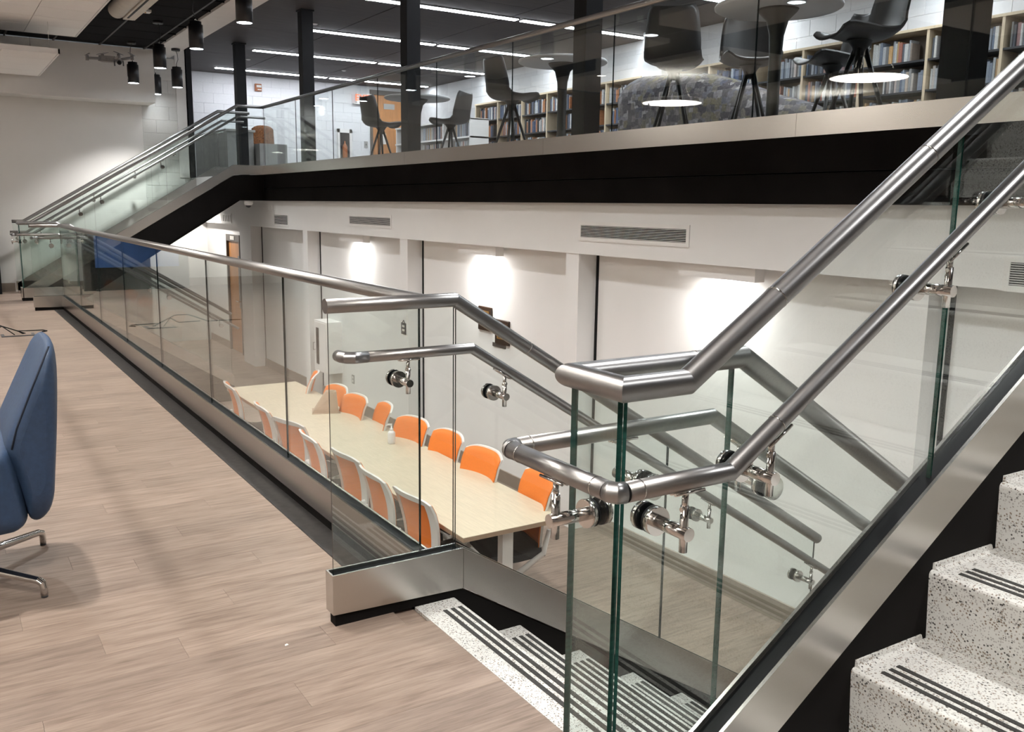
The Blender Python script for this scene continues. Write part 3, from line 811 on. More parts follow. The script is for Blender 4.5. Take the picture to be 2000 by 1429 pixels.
# ================================================================== LAMPS
# round disc lamps: a pair shows reflected in the glass, the others are added fill
for i, (x, y) in enumerate(((-1.3, 0.3), (-1.3, 3.95), (-1.3, 7.57), (-1.3, 11.2), (-5.2, 0.3), (-5.2, 3.95), (-5.2, 7.57), (-5.2, 11.2))):
    t = thing('disc_lamp', 'large round flat lamp left of the view, in a set mostly added as fill light', 'lamp', (x, y, 3.0), 'round disc lamps')
    MB().lathe([(0.01, 0.06), (0.47, 0.06), (0.485, 0.05), (0.485, 0.005), (0.475, 0.0), (0.465, 0.002)][::-1], (x, y, 3.0), 40, caps=False).build('lamp_body', 'white', t)
    MB().lathe([(0.465, 0.003), (0.0001, 0.003)], (x, y, 3.0), 40).build('lens', 'e_disc', t)
    MB().lathe([(0.43, 0.062), (0.0001, 0.062)][::-1], (x, y, 3.0), 40).build('added_uplight', 'e_disc_fill', t)  # glowing top added to brighten the upper walls and ceiling panels
    for k in range(3):
        a = k * 2.094
        MB().cyl((x + 0.3 * math.cos(a), y + 0.3 * math.sin(a), 3.06), (x + 0.05 * math.cos(a), y + 0.05 * math.sin(a), Z_CEIL_M + 0.01), 0.002, 6).build('hang_wire', 'chrome', t)
# black cylinder pendants
PEND = [(2.63, 14.35, 'farthest of the straight row of black cylinder pendants'),
        (2.63, 12.55, 'second farthest black cylinder pendant, overlapping the small one behind'),
        (2.65, 10.75, 'black cylinder pendant third from the end wall'),
        (2.66, 8.95, 'black cylinder pendant cut off by the top edge of the picture'),
        (2.66, 7.15, None), (2.66, 5.35, None), (2.66, 3.55, None), (2.66, 1.75, None), (2.66, -0.05, None),
        (3.26, 14.45, 'black cylinder pendant under the pale ceiling strip'),
        (3.10, 15.15, 'smallest black cylinder pendant, half hidden behind a nearer one')]
for i, (x, y, lab) in enumerate(PEND):
    zc = 3.58 if x > 3 else Z_CEIL_M
    z0 = 2.985 if 3 < x < 3.2 else 3.03
    t = thing('pendant_lamp', lab or 'black cylinder pendant above the stair edge outside the picture', 'lamp', (x, y, 3.04), 'black cylinder pendants')
    MB().lathe([(0.070, 0.012), (0.070, 0.0), (0.078, 0.0), (0.078, 0.255), (0.064, 0.258), (0.064, 0.29), (0.0001, 0.292)], (x, y, z0), 28, caps=False).build('shade', 'lamp_black', t)
    MB().lathe([(0.070, 0.002), (0.0001, 0.002)], (x, y, z0), 28).build('lens', 'e_pend', t)
    MB().cyl((x, y, z0 + 0.29), (x, y, 3.365), 0.008, 8).build('stem', 'chrome', t)
    w1 = 0.025 * (1 if i % 2 else -1)
    MB().tube([(x, y, 3.36), (x + w1, y, 3.43), (x + w1 * 0.8, y, 3.50), (x, y, zc - 0.02)], 0.0045, 6).build('cord', 'lamp_black', t)
    MB().lathe([(0.062, 0.0), (0.062, 0.03)], (x, y, zc - 0.03), 20).build('canopy', 'lamp_black', t)
    l = spot('pendant_light', (0, 0, -0.03), E_PEND * (0.12 if x > 3 else 2.2 if i == 0 else 1), 110, 0.7, t, 0.08, (1, 0.995, 0.985))
# linear led lamps in the upper ceiling
for i, y in enumerate((3.75, 6.2, 8.8, 11.34, 13.85, 16.22, 18.72)):
    for j, (x0, x1) in enumerate(((4.95, 7.25), (7.32, 9.62))):
        ordn = ['seventh', 'sixth', 'fifth', 'fourth', 'third', 'second', 'first'][i]
        t = thing('linear_lamp', 'bright straight ceiling lamp, %s row from the end wall, %s half' % (ordn, 'guard side' if j == 0 else 'bookcase side'), 'lamp', (x0, y, Z_CEIL_U - 0.02), 'straight ceiling lamps')
        MB().box(x0, x1, y - 0.075, y + 0.075, Z_CEIL_U - 0.012, Z_CEIL_U).build('lamp_body', 'tbar', t)
        MB().box(x0 + 0.01, x1 - 0.01, y - 0.055, y + 0.055, Z_CEIL_U - 0.02, Z_CEIL_U - 0.012).build('lens', 'e_led', t)
# wall washers tucked behind the bulkhead
for i, (yc, wd) in enumerate(((10.9, 0.78), (7.72, 0.72), (4.48, 0.72), (1.3, 0.7))):
    t = thing('wall_washer', ['white wall light box above the fire cabinet', 'white wall light box above the two plaques',
                              'white wall light box behind the rising rail', 'white wall light box beyond the right edge'][i], 'lamp', (4.545, yc, 0.9), 'wall light boxes')
    MB().box(4.50, 4.59, yc - wd / 2, yc + wd / 2, 0.885, 0.98).build('lamp_body', 'white', t)
    l = bpy.data.lights.new('washer_light', 'AREA'); l.shape = 'RECTANGLE'; l.size = 0.06; l.size_y = 0.36; l.energy = E_WASH; l.color = (1, 0.98, 0.95)
    o = bpy.data.objects.new('washer_light', l); COL.objects.link(o); o.parent = t; o.location = (0.015, 0, -0.03)
    o.rotation_euler = Vector((0.55, 0, -1)).to_track_quat('-Z', 'Y').to_euler()
# small recessed downlights
for i, (x, y) in enumerate(((0.10, 0.6), (0.12, 3.95), (0.12, 7.6), (0.12, 11.2))):
    t = thing('downlight', 'small round downlight hung over the lounge floor outside the picture', 'lamp', (x, y, 3.3), 'lounge downlights')
    MB().lathe([(0.07, 0.01), (0.07, 0.0), (0.09, 0.0), (0.09, 0.30)], (x, y, 3.3), 20, caps=False).build('lamp_body', 'white', t)
    MB().lathe([(0.07, 0.004), (0.0001, 0.004)], (x, y, 3.3), 20).build('lens', 'e_down', t)
    spot('downlight_light', (0, 0, -0.02), E_DOWN * 4, 120, 0.5, t, 0.05, (1, 0.97, 0.93))
for i, (x, y) in enumerate(((5.21, 17.38), (5.03, 13.42), (7.19, 17.62), (5.1, 7.3), (5.1, 10.3))):
    o = single(MB().lathe([(0.03, -0.012), (0.05, 0.0)], (x, y, Z_CEIL_U), 16), 'sprinkler_cap', 'white', 'tiny white round cap in the dark upper ceiling', 'sprinkler', (x, y, Z_CEIL_U), 'ceiling caps')

t = thing('downlight', 'unseen downlight under the upper landing, added to brighten the lower hall', 'lamp', (3.9, 17.6, 1.42))  # lamp added out of sight to lift the dark lower hall
MB().lathe([(0.07, 0.01), (0.07, 0.0), (0.10, 0.0), (0.10, 0.03)], (3.9, 17.6, 1.41), 20, caps=False).build('lamp_body', 'white', t)
MB().lathe([(0.0001, 0.004), (0.07, 0.004)], (3.9, 17.6, 1.41), 20).build('lens', 'e_down', t)
spot('downlight_light', (0, 0, -0.03), 170, 165, 0.4, t, 0.06)
# white acoustic clouds
def cloud(label, x0, x1, y0, y1, z, nx, ny, group=None):
    t = thing('ceiling_cloud', label, 'ceiling panel', ((x0 + x1) / 2, (y0 + y1) / 2, z), group)
    MB().box(x0, x1, y0, y0 + 0.02, z, z + 0.06).box(x0, x1, y1 - 0.02, y1, z, z + 0.06).box(x0, x0 + 0.02, y0, y1, z, z + 0.06).box(x1 - 0.02, x1, y0, y1, z, z + 0.06).build('frame', 'white', t)
    for i in range(nx):
        for j in range(ny):
            a = x0 + 0.02 + (x1 - x0 - 0.04) * i / nx; b_ = x0 + 0.02 + (x1 - x0 - 0.04) * (i + 1) / nx
            c = y0 + 0.02 + (y1 - y0 - 0.04) * j / ny; d = y0 + 0.02 + (y1 - y0 - 0.04) * (j + 1) / ny
            MB().prism([(a + 0.004, c + 0.004), (b_ - 0.004, c + 0.004), (b_ - 0.004, d - 0.004), (a + 0.004, d - 0.004)], 'z', z + 0.002, z + 0.03).build('panel_tile', 'cloud', t)
    MB().box(x0 + 0.01, x1 - 0.01, y0 + 0.01, y1 - 0.01, z + 0.03, z + 0.05).build('backing', 'white', t)
    for (cx, cy) in ((x0 + 0.1, y0 + 0.1), (x1 - 0.1, y0 + 0.1), (x0 + 0.1, y1 - 0.1), (x1 - 0.1, y1 - 0.1)):
        MB().cyl((cx, cy, z + 0.05), (cx, cy, Z_CEIL_M + 0.01), 0.0025, 6).build('hang_wire', 'chrome', t)
cloud('large white acoustic panel hung high at the top left', 0.58, 1.80, 9.2, 13.48, 3.45, 2, 7)
cloud('lower white acoustic panel in front of the end wall soffit', 0.24, 1.47, 12.45, 14.86, 3.08, 2, 4)
for i, (x0, x1) in enumerate(((-2.25, -0.35), (-5.6, -3.6))):
    for j, y0 in enumerate((-3.2, 1.9, 9.2)):
        cloud('white acoustic panel over the lounge outside the picture', x0, x1, y0, y0 + 4.6, 3.45, 2, 4, 'lounge ceiling panels')
cloud('white acoustic panel over the lounge outside the picture', 0.45, 1.80, 3.6, 8.4, 3.45, 2, 6, 'lounge ceiling panels')
cloud('white acoustic panel over the lounge outside the picture', 0.45, 1.80, -2.4, 2.4, 3.45, 2, 6, 'lounge ceiling panels')
# projector screen case
t = thing('screen_case', 'cream projector screen case hung under the black ceiling', 'projector screen', (2.02, 10.4, 3.5))
MB().tube([(1.99, 8.6, 3.505), (1.99, 11.6, 3.505)], 0.095, 24).build('case', 'screen_case', t)
MB().box(2.07, 2.20, 8.6, 11.72, 3.43, 3.49).build('housing', 'screen_case', t)
MB().box(2.095, 2.115, 8.7, 11.6, 3.424, 3.431).build('slot', 'rubber', t)
MB().box(2.08, 2.19, 11.72, 11.76, 3.435, 3.485).build('end_cap', 'white', t)
for yy in (9.0, 11.2): MB().box(1.97, 2.02, yy, yy + 0.05, 3.59, Z_CEIL_M + 0.012).build('hanger', 'white', t)
t = thing('ceiling_sensor', 'small white box with an orange light on the black ceiling', 'sensor', (2.36, 11.9, 3.58))
MB().box(2.30, 2.42, 11.86, 11.98, 3.572, 3.60).build('sensor_body', 'white', t)
MB().lathe([(0.008, -0.01), (0.010, 0.0)], (2.36, 11.91, 3.572), 10).build('indicator', 'gold', t)

# ================================================================== LOWER ROOM FURNITURE
t = thing('conference_table', 'long pale maple table on white legs on the lower floor', 'table', (2.97, 7.25, ZL))
TT = ZL + 0.735
MB().bbox(2.60, 3.385, 4.60, 9.90, TT - 0.004, TT, 0.002).build('tabletop', 'table', t)
MB().box(2.60, 3.385, 4.60, 9.90, TT - 0.032, TT - 0.004).build('edge_band', 'table_edge', t)
for yy in (4.70, 5.33, 7.18, 8.95):
    MB().box(2.93, 3.01, yy - 0.03, yy + 0.03, ZL + 0.05, TT - 0.032).build('leg', 'chair_white', t)
    MB().prism([(2.64, ZL), (3.30, ZL), (3.30, ZL + 0.02), (3.02, ZL + 0.06), (2.92, ZL + 0.06), (2.64, ZL + 0.02)], 'y', yy - 0.035, yy + 0.035).build('foot', 'chair_white', t)

def make_chair():
    """nesting chair, faces +x, origin on the floor under the seat"""
    t = thing('conference_chair', 'chair', 'chair', local=True)
    W = 0.235
    def surf(u, v, inset=0.0, wtop=1.0):
        s_ = (u - 0.5) * 2; z = 0.44 + (0.93 - 0.44) * v
        half = (0.185 + (W - 0.185) * min(1, v * 1.5)) - inset
        yv_ = s_ * half
        x = -0.235 - 0.03 * math.sin(v * math.pi) * -1 - 0.075 * v + 0.055 * (abs(s_) ** 2.2)
        z = z - (0.035 * (abs(s_) ** 4) * max(0, (v - 0.8) / 0.2))
        return Vector((x, yv_, z))
    MB().shell(lambda u, v: surf(u, v * 0.985 + 0.008, 0.006), 12, 10, 0.006).build('back_mesh', 'orange', t)
    fr = MB()
    def ring(fn_a, fn_b, n):
        b0 = len(fr.v)
        for k in range(n + 1):
            for q in (fn_a(k / n), fn_b(k / n)):
                fr.v.append(tuple(q + Vector((-0.0065, 0, 0)))); fr.v.append(tuple(q + Vector((-0.024, 0, 0))))
        for k in range(n):
            a = b0 + 4 * k; c = a + 4
            for (i, j) in ((0, 1), (1, 3), (3, 2), (2, 0)):
                fr.face([a + i, a + j, c + j, c + i], 0, False)
        fr.face([b0, b0 + 1, b0 + 3, b0 + 2]); e = b0 + 4 * n
        fr.face([e, e + 2, e + 3, e + 1])
    ring(lambda k: surf(0, k, -0.002), lambda k: surf(0.10, k), 10)
    ring(lambda k: surf(1, k, -0.002), lambda k: surf(0.90, k), 10)
    ring(lambda k: surf(k, 1.01), lambda k: surf(k, 0.93), 12)
    ring(lambda k: surf(k, 0.0), lambda k: surf(k, 0.08), 12)
    fr.build('back_frame', 'chair_white', t)
    MB().shell(lambda u, v: Vector((-0.21 + 0.38 * u, (v - 0.5) * 0.46 * (1 - 0.1 * u), 0.455 + 0.012 * math.cos(u * 5) - 0.03 * max(0, u - 0.8))), 8, 6, 0.05).build('seat', 'seat', t)
    for sgn in (-1, 1):
        ysd = sgn * 0.225
        MB().tube([(-0.24, ysd, 0.60), (-0.20, ysd, 0.44), (0.06, ysd, 0.27)], [0.016, 0.02, 0.021], 8).build('side_arm', 'chair_white', t)
        MB().tube([(0.04, ysd, 0.29), (0.155, ysd * 1.05, 0.03)], [0.02, 0.014], 8).build('leg', 'chair_white', t)
        MB().tube([(0.02, ysd, 0.28), (-0.26, ysd * 1.05, 0.03)], [0.02, 0.014], 8).build('leg', 'chair_white', t)
        for xx in (0.16, -0.265):
            MB().cyl((xx, ysd * 1.05 - 0.011, 0.025), (xx, ysd * 1.05 + 0.011, 0.025), 0.025, 12).build('caster', 'dgrey', t)
    return t
chair0 = make_chair()
ordn = ['nearest', 'second', 'third', 'fourth', 'fifth', 'sixth', 'seventh', 'farthest']
LEFT = [(2.47, 5.05, 4), (2.45, 5.62, -3), (2.47, 6.17, 4), (2.43, 6.83, -5), (2.44, 7.38, 16), (2.43, 8.06, -4), (1.98, 8.42, -8), (2.45, 9.18, -6)]
RIGHT = [(3.42, 4.97, 170), (3.40, 5.70, 184), (3.42, 6.30, 181), (3.38, 6.87, 188), (3.40, 7.50, 168), (3.32, 7.99, 184), (3.34, 8.52, 183), (3.40, 9.36, 156)]
first = True
for side, rows in (('guard', LEFT), ('wall', RIGHT)):
    for k, (x, y, a) in enumerate(rows):
        c = chair0 if first else copy_tree(chair0)
        first = False
        # the back sits about 0.27 m behind the origin
        d = 0.27
        ar = math.radians(a)
        c.location = (x + d * math.cos(ar), y + d * math.sin(ar), ZL); c.rotation_euler = (0, 0, ar)
        c['label'] = 'orange chair on the %s side of the table, %s from the near end' % (side, ordn[k])
        c['group'] = 'orange chairs around the long table'
# things on the table
t = thing('table_caddy', 'tan tapered stand with a round hole in its top on the long table', 'stand', (3.12, 8.33, TT))
MB().prism([(2.96, 8.22), (3.22, 8.14), (3.27, 8.28), (3.05, 8.46)], 'z', TT, TT + 0.006).build('base', 'brownpaper', t)
b_ = MB(); lo = [(2.97, 8.24), (3.21, 8.16), (3.26, 8.29), (3.06, 8.44)]; hi = [(3.12, 8.26), (3.21, 8.21), (3.24, 8.30), (3.16, 8.36)]
b_.v = [(x, y, TT + 0.006) for x, y in lo] + [(x, y, TT + 0.20) for x, y in hi]
for i in range(4): b_.face([i, (i + 1) % 4, 4 + (i + 1) % 4, 4 + i])
b_.face([4, 5, 6, 7]); b_.face([3, 2, 1, 0])
b_.build('tapered_body', 'brownpaper', t)
MB().lathe([(0.028, 0.0), (0.034, 0.004), (0.028, 0.008), (0.024, 0.002)], (3.185, 8.282, TT + 0.2), 18).build('rim', 'brownpaper', t)
MB().lathe([(0.0001, 0.0015), (0.024, 0.0015)], (3.185, 8.282, TT + 0.2), 18).build('hole', 'dgrey', t)
t = thing('sanitizer_bottle', 'clear pump bottle of hand sanitizer standing on the long table', 'bottle', (3.17, 6.86, TT))
MB().lathe([(0.030, 0.0), (0.033, 0.01), (0.033, 0.09), (0.030, 0.10), (0.014, 0.115)], (3.17, 6.86, TT), 20).build('bottle_body', 'plastic', t)
MB().lathe([(0.016, 0.112), (0.016, 0.132), (0.006, 0.134), (0.006, 0.16)], (3.17, 6.86, TT), 16).build('pump_collar', 'white', t)
MB().tube([(3.175, 6.86, TT + 0.163), (3.15, 6.875, TT + 0.165), (3.13, 6.888, TT + 0.155)], [0.010, 0.008, 0.005], 8).build('nozzle', 'white', t)

# ---- things on the lower wall
def wall_item(name, label, cat, y0, y1, z0, z1, x=None):
    return thing(name, label, cat, ((x or X_WALL), (y0 + y1) / 2, z0))
t = wall_item('extinguisher_cabinet', 'white fire extinguisher cabinet with a narrow window on the lower wall', 'cabinet', 11.62, 12.02, -0.95, -0.24)
MB().box(4.42, X_WALL, 11.62, 12.10, -0.95, -0.24).build('cabinet_box', 'white', t)
MB().box(4.412, 4.42, 11.64, 12.08, -0.93, -0.26).build('cabinet_door', 'white', t)
MB().box(4.408, 4.413, 11.90, 12.00, -0.85, -0.34).build('window_strip', 'dark_glass', t)
MB().tube([(4.412, 12.05, -0.56), (4.385, 12.05, -0.56), (4.385, 12.05, -0.66), (4.412, 12.05, -0.66)], 0.006, 8).build('handle', 'chrome', t)
for i, (yc, zc_) in enumerate(((7.76, 0.30), (7.43, 0.20))):
    t = wall_item('award_plaque', ['dark walnut plaque with a gold border, upper left of the pair', 'dark walnut plaque with a gold border, lower right of the pair'][i], 'plaque', yc - 0.13, yc + 0.13, zc_ - 0.16, zc_ + 0.08)
    MB().bbox(X_WALL - 0.02, X_WALL, yc - 0.125, yc + 0.125, zc_ - 0.18, zc_ + 0.06, 0.006).build('board', 'walnut', t)
    MB().box(X_WALL - 0.023, X_WALL - 0.0195, yc - 0.085, yc + 0.085, zc_ - 0.13, zc_ + 0.02).build('gold_border', 'gold', t)
    MB().prism([(yc - 0.07, zc_ - 0.10), (yc - 0.05, zc_ - 0.115), (yc + 0.05, zc_ - 0.115), (yc + 0.07, zc_ - 0.10), (yc + 0.07, zc_ - 0.01), (yc + 0.05, zc_ + 0.005), (yc - 0.05, zc_ + 0.005), (yc - 0.07, zc_ - 0.01)], 'x', X_WALL - 0.026, X_WALL - 0.0225).build('black_plate', 'rubber', t)
t = wall_item('paper_notice', 'small dark bordered notice below the lower right plaque', 'notice', 7.35, 7.5, -0.05, 0.02)
MB().box(X_WALL - 0.008, X_WALL, 7.38, 7.62, -0.02, 0.02).build('notice_board', 'dframe', t)
t = thing('room_sign', 'small dark grey hanging room sign on the pilaster behind the near guard', 'sign', (4.46, 9.30, -0.06))
MB().box(4.452, 4.46, 9.225, 9.345, -0.10, 0.03).build('sign_plate', 'dgrey', t)
MB().tube([(4.455, 9.32, 0.03), (4.455, 9.285, 0.06), (4.455, 9.25, 0.03)], 0.004, 6).build('hanger', 'dgrey', t)
for k in range(2): MB().box(4.450, 4.453, 9.255, 9.315, -0.065 + 0.045 * k, -0.04 + 0.045 * k).build('sign_text_bar', 'paper', t)
t = thing('wall_outlet', 'grey double wall outlet above the taupe baseboard', 'outlet', (X_WALL, 11.24, -0.97))
MB().bbox(X_WALL - 0.008, X_WALL, 11.20, 11.28, -1.03, -0.91, 0.003).build('cover_plate', 'grey', t)
for zz in (-0.995, -0.945): MB().box(X_WALL - 0.010, X_WALL - 0.0075, 11.22, 11.26, zz - 0.016, zz + 0.016).build('socket', 'paper', t)
# vents in the bulkhead
def vent(label, y0, y1, z0, z1, n, vertical=False, pad=0.03):
    t = thing('air_vent', label, 'vent', (4.45, (y0 + y1) / 2, z0), 'air vents in the white bulkhead')
    MB().box(4.442, 4.45, y0 - pad, y1 + pad, z0 - pad, z0).box(4.442, 4.45, y0 - pad, y1 + pad, z1, z1 + pad).box(4.442, 4.45, y0 - pad, y0, z0, z1).box(4.442, 4.45, y1, y1 + pad, z0, z1).build('frame', 'white', t)
    MB().box(4.4475, 4.4498, y0, y1, z0, z1).build('dark_throat', 'rubber', t)
    if vertical:
        for i in range(n):
            c = y0 + (y1 - y0) * (i + 0.5) / n
            MB().box(4.441, 4.449, c - (y1 - y0) / n * 0.28, c + (y1 - y0) / n * 0.28, z0, z1).build('slat', 'white', t)
    else:
        for i in range(n):
            c = z0 + (z1 - z0) * (i + 0.5) / n
            MB().box(4.441, 4.449, y0, y1, c - (z1 - z0) / n * 0.15, c + (z1 - z0) / n * 0.15).build('slat', 'white', t)
vent('long slotted vent in the bulkhead, nearest of the two long ones', 4.72, 5.95, 1.118, 1.212, 8)
vent('long slotted vent in the bulkhead, farther of the two long ones', 9.59, 10.80, 1.115, 1.205, 8)
vent('short square vent in the bulkhead beside the far corner', 13.16, 13.78, 1.04, 1.18, 7)
vent('small white grille above the far door', 16.18, 16.78, 1.025, 1.135, 5, True)
vent('small white grille half hidden behind the far stair', 17.35, 17.95, 1.025, 1.135, 5, True)
vent('slotted vent cut off by the right edge of the picture', 1.40, 2.435, 1.005, 1.118, 10)
# dome camera under the far corner of the beam
t = thing('dome_camera', 'small white dome camera below the far beam corner', 'camera', (4.13, 14.035, 1.30))
MB().lathe([(0.02, 0.0), (0.05, 0.008), (0.066, 0.03), (0.066, 0.07), (0.05, 0.078)], (4.13, 14.035, 1.31), 20).build('housing', 'white', t)
MB().ball((4.13, 14.035, 1.325), 0.045, 0, 16, 8).build('dome', 'dgrey', t)
MB().box(4.05, 4.21, 13.99, 14.08, 1.386, 1.39).build('mount_plate', 'grey', t)

# ================================================================== UPPER ROOM FURNITURE
ZS = ZU + 0.72
def make_stool():
    """shell stool facing +x"""
    t = thing('bar_stool', 'stool', 'stool', local=True)
    prof = [(0.24, -0.015), (0.20, 0.012), (0.10, 0.0), (-0.02, -0.02), (-0.13, -0.012), (-0.195, 0.03), (-0.225, 0.11), (-0.25, 0.22), (-0.275, 0.33), (-0.285, 0.37)]
    hw = [0.17, 0.20, 0.215, 0.22, 0.215, 0.21, 0.205, 0.195, 0.18, 0.15]
    n = len(prof) - 1
    def fn(u, v):
        f = v * n; i = min(int(f), n - 1); k = f - i
        x = prof[i][0] * (1 - k) + prof[i + 1][0] * k; z = prof[i][1] * (1 - k) + prof[i + 1][1] * k
        h = hw[i] * (1 - k) + hw[i + 1] * k
        s_ = (u - 0.5) * 2
        lift = 0.05 * abs(s_) ** 3 * (1 if f < 5 else 0.4)
        fwd = 0.055 * abs(s_) ** 3 * max(0, min(1, (f - 4) / 2))
        return Vector((x + fwd, s_ * h, 0.72 + z + lift))
    MB().shell(fn, 10, 22, 0.013).build('shell_seat', 'shell', t)
    MB().lathe([(0.035, 0.60), (0.05, 0.655), (0.075, 0.69), (0.09, 0.695)], (0, 0, 0), 14).build('hub', 'black_leg', t)
    for k in range(4):
        a = math.pi / 4 + k * math.pi / 2
        MB().tube([(0.03 * math.cos(a), 0.03 * math.sin(a), 0.65), (0.25 * math.cos(a), 0.25 * math.sin(a), 0.0)], [0.017, 0.010], 8).build('leg', 'black_leg', t)
    ring = [(0.185 * math.cos(2 * math.pi * k / 24), 0.185 * math.sin(2 * math.pi * k / 24), 0.22) for k in range(25)]
    MB().tube(ring, 0.007, 6, 0, False).build('foot_ring', 'black_leg', t)
    return t
st0 = make_stool()
STOOLS = [(5.50, 12.15, 12, 'dark shell stool left of the exit sign wall, back to the far left'),
          (6.05, 11.10, 118, 'dark shell stool beside the low white display shelves'),
          (5.20, 8.22, 2, 'dark shell stool standing left of the middle round table'),
          (4.97, 5.50, 42, 'large dark shell stool turning its back to the glass, in front of the patterned sofa'),
          (5.38, 5.10, 232, 'pale lit shell stool just left of the largest round table stem'),
          (5.16, 3.95, 160, 'tall shell stool cut off by the top edge, right of the largest round table'),
          (5.86, 4.72, 158, 'shell stool half hidden behind the largest table stool on the right')]
for i, (x, y, a, lab) in enumerate(STOOLS):
    c = st0 if i == 0 else copy_tree(st0)
    c.location = (x, y, ZU); c.rotation_euler = (0, 0, math.radians(a)); c['label'] = lab; c['group'] = 'dark shell stools on the upper floor'
def pedestal(x, y, label):
    t = thing('pedestal_table', label, 'table', (x, y, ZU), 'round pedestal tables')
    z = ZU + 1.0
    MB().lathe([(0.05, -0.028), (0.415, -0.028), (0.428, -0.020), (0.43, -0.008), (0.425, 0.0), (0.0001, 0.0)], (x, y, z), 48).build('tabletop', 'tabletop_w', t)
    MB().lathe([(0.27, 0.0), (0.27, 0.012), (0.12, 0.03), (0.06, 0.08), (0.045, 0.18), (0.042, 0.65), (0.05, 0.80), (0.075, 0.90), (0.13, 0.955), (0.14, 0.972)], (x, y, ZU), 32).build('pedestal', 'black_leg', t)
pedestal(5.26, 7.40, 'middle white round high table behind the upper glass')
pedestal(5.04, 4.55, 'largest white round high table, cut off by the top edge')
pedestal(5.50, 11.0, 'smallest, farthest white round high table beside the brown door')

# bookcases
XB = 9.42
book_m = {}
def book_mesh(w_, h, d):
    key = (w_, h, d)
    if key not in book_m:
        m = MB()
        m.prism([(0, 0.004), (0.004, 0.0), (0.008, 0.0), (d, 0.0), (d, 0.003), (0.008, 0.003), (0.008, w_ - 0.003), (d, w_ - 0.003), (d, w_), (0.004, w_), (0, w_ - 0.004)], 'z', 0, h)
        m.box(0.008, d - 0.004, 0.003, w_ - 0.003, 0.002, h - 0.004, 1)
        book_m[key] = m.mesh('book', ['book', 'paper'])
    return book_m[key]
SH = [3.02, 2.69, 2.36, 2.03, ZU + 0.06]
slots = []
def bookcase(label, ys):
    t = thing('bookcase', label, 'bookcase', (XB, (ys[0] + ys[-1]) / 2, ZU))
    for y in ys: MB().box(XB, X_BOOK - 0.012, y - 0.016, y + 0.016, ZU, 3.33).build('upright', 'shelfwood', t)
    MB().bbox(XB - 0.01, X_BOOK - 0.012, ys[-1] - 0.02, ys[0] + 0.02, 3.33, 3.36, 0.003).build('top_board', 'shelfwood', t)
    MB().box(X_BOOK - 0.03, X_BOOK - 0.012, ys[-1], ys[0], ZU, 3.33).build('back_panel', 'shelfback', t)
    for k in range(len(ys) - 1):
        for z in SH:
            MB().box(XB + 0.004, X_BOOK - 0.03, ys[k + 1] + 0.016, ys[k] - 0.016, z - 0.022, z).build('shelf', 'shelfdark', t)
        for si, z in enumerate(SH[:3]): slots.append((ys[k + 1] + 0.02, ys[k] - 0.02, z, k, si))
F = [16.23, 15.39, 14.54, 13.71, 12.87, 12.03, 11.17]
G = [10.52, 9.70, 8.87, 8.05, 7.20, 6.34, 5.50, 4.66]
bookcase('long pale birch bookcase left of the white pier', F)
nF = len(slots)
bookcase('long pale birch bookcase right of the white pier, nearest the camera', G)
slot_info = [(s, 'left' if i < nF else 'right') for i, s in enumerate(slots)]
slot_info.sort(key=lambda q: q[0][0])                                  # nearest the camera first
count = 0
rest = MB()
bayn = ['first', 'second', 'third', 'fourth', 'fifth', 'sixth', 'seventh']
for (y0, y1, z, k, si), which in slot_info:
    y = y0 + random.choice((0.0, 0.0, 0.05, 0.2)); end = y1 - random.choice((0.0, 0.02, 0.1, 0.25))
    kb = k
    while y < end - 0.03:
        w_ = random.choice((0.022, 0.028, 0.034, 0.042)); h = random.choice((0.20, 0.22, 0.235, 0.25)); d = random.choice((0.15, 0.17))
        if random.random() < 0.04: y += 0.05; continue
        if y + w_ > end: break
        if count < 295:
            o = bpy.data.objects.new('book', book_mesh(w_, h, d)); COL.objects.link(o)
            o.location = (XB + 0.03 + random.uniform(0, 0.03), y, z)
            o['category'] = 'book'
            o['label'] = 'upright book on the %s shelf, %s bay of the bookcase %s of the white pier' % (['top', 'second', 'third'][si], bayn[kb], which)
            o['group'] = 'books of the %s bookcase, bay %d, shelf %d' % (which, kb + 1, si + 1)
            count += 1
        else:
            x = XB + 0.03 + random.uniform(0, 0.03)
            rest.box(x, x + d, y + 0.0005, y + w_ - 0.0005, z, z + h, random.randrange(5))
        y += w_ + random.choice((0.0008, 0.0008, 0.002))
for i, c in enumerate(((0.60, 0.60, 0.60), (0.09, 0.12, 0.20), (0.35, 0.39, 0.46), (0.05, 0.05, 0.055), (0.46, 0.20, 0.09))):
    M['bk%d' % i] = plain('book_cover_%d' % i, c, 0.6, 0, 0.2, 40)
o = rest.build('books', ['bk0', 'bk1', 'bk2', 'bk3', 'bk4'])
o['kind'] = 'stuff'; o['label'] = 'remaining rows of small books farther along the bookcases'; o['category'] = 'books'

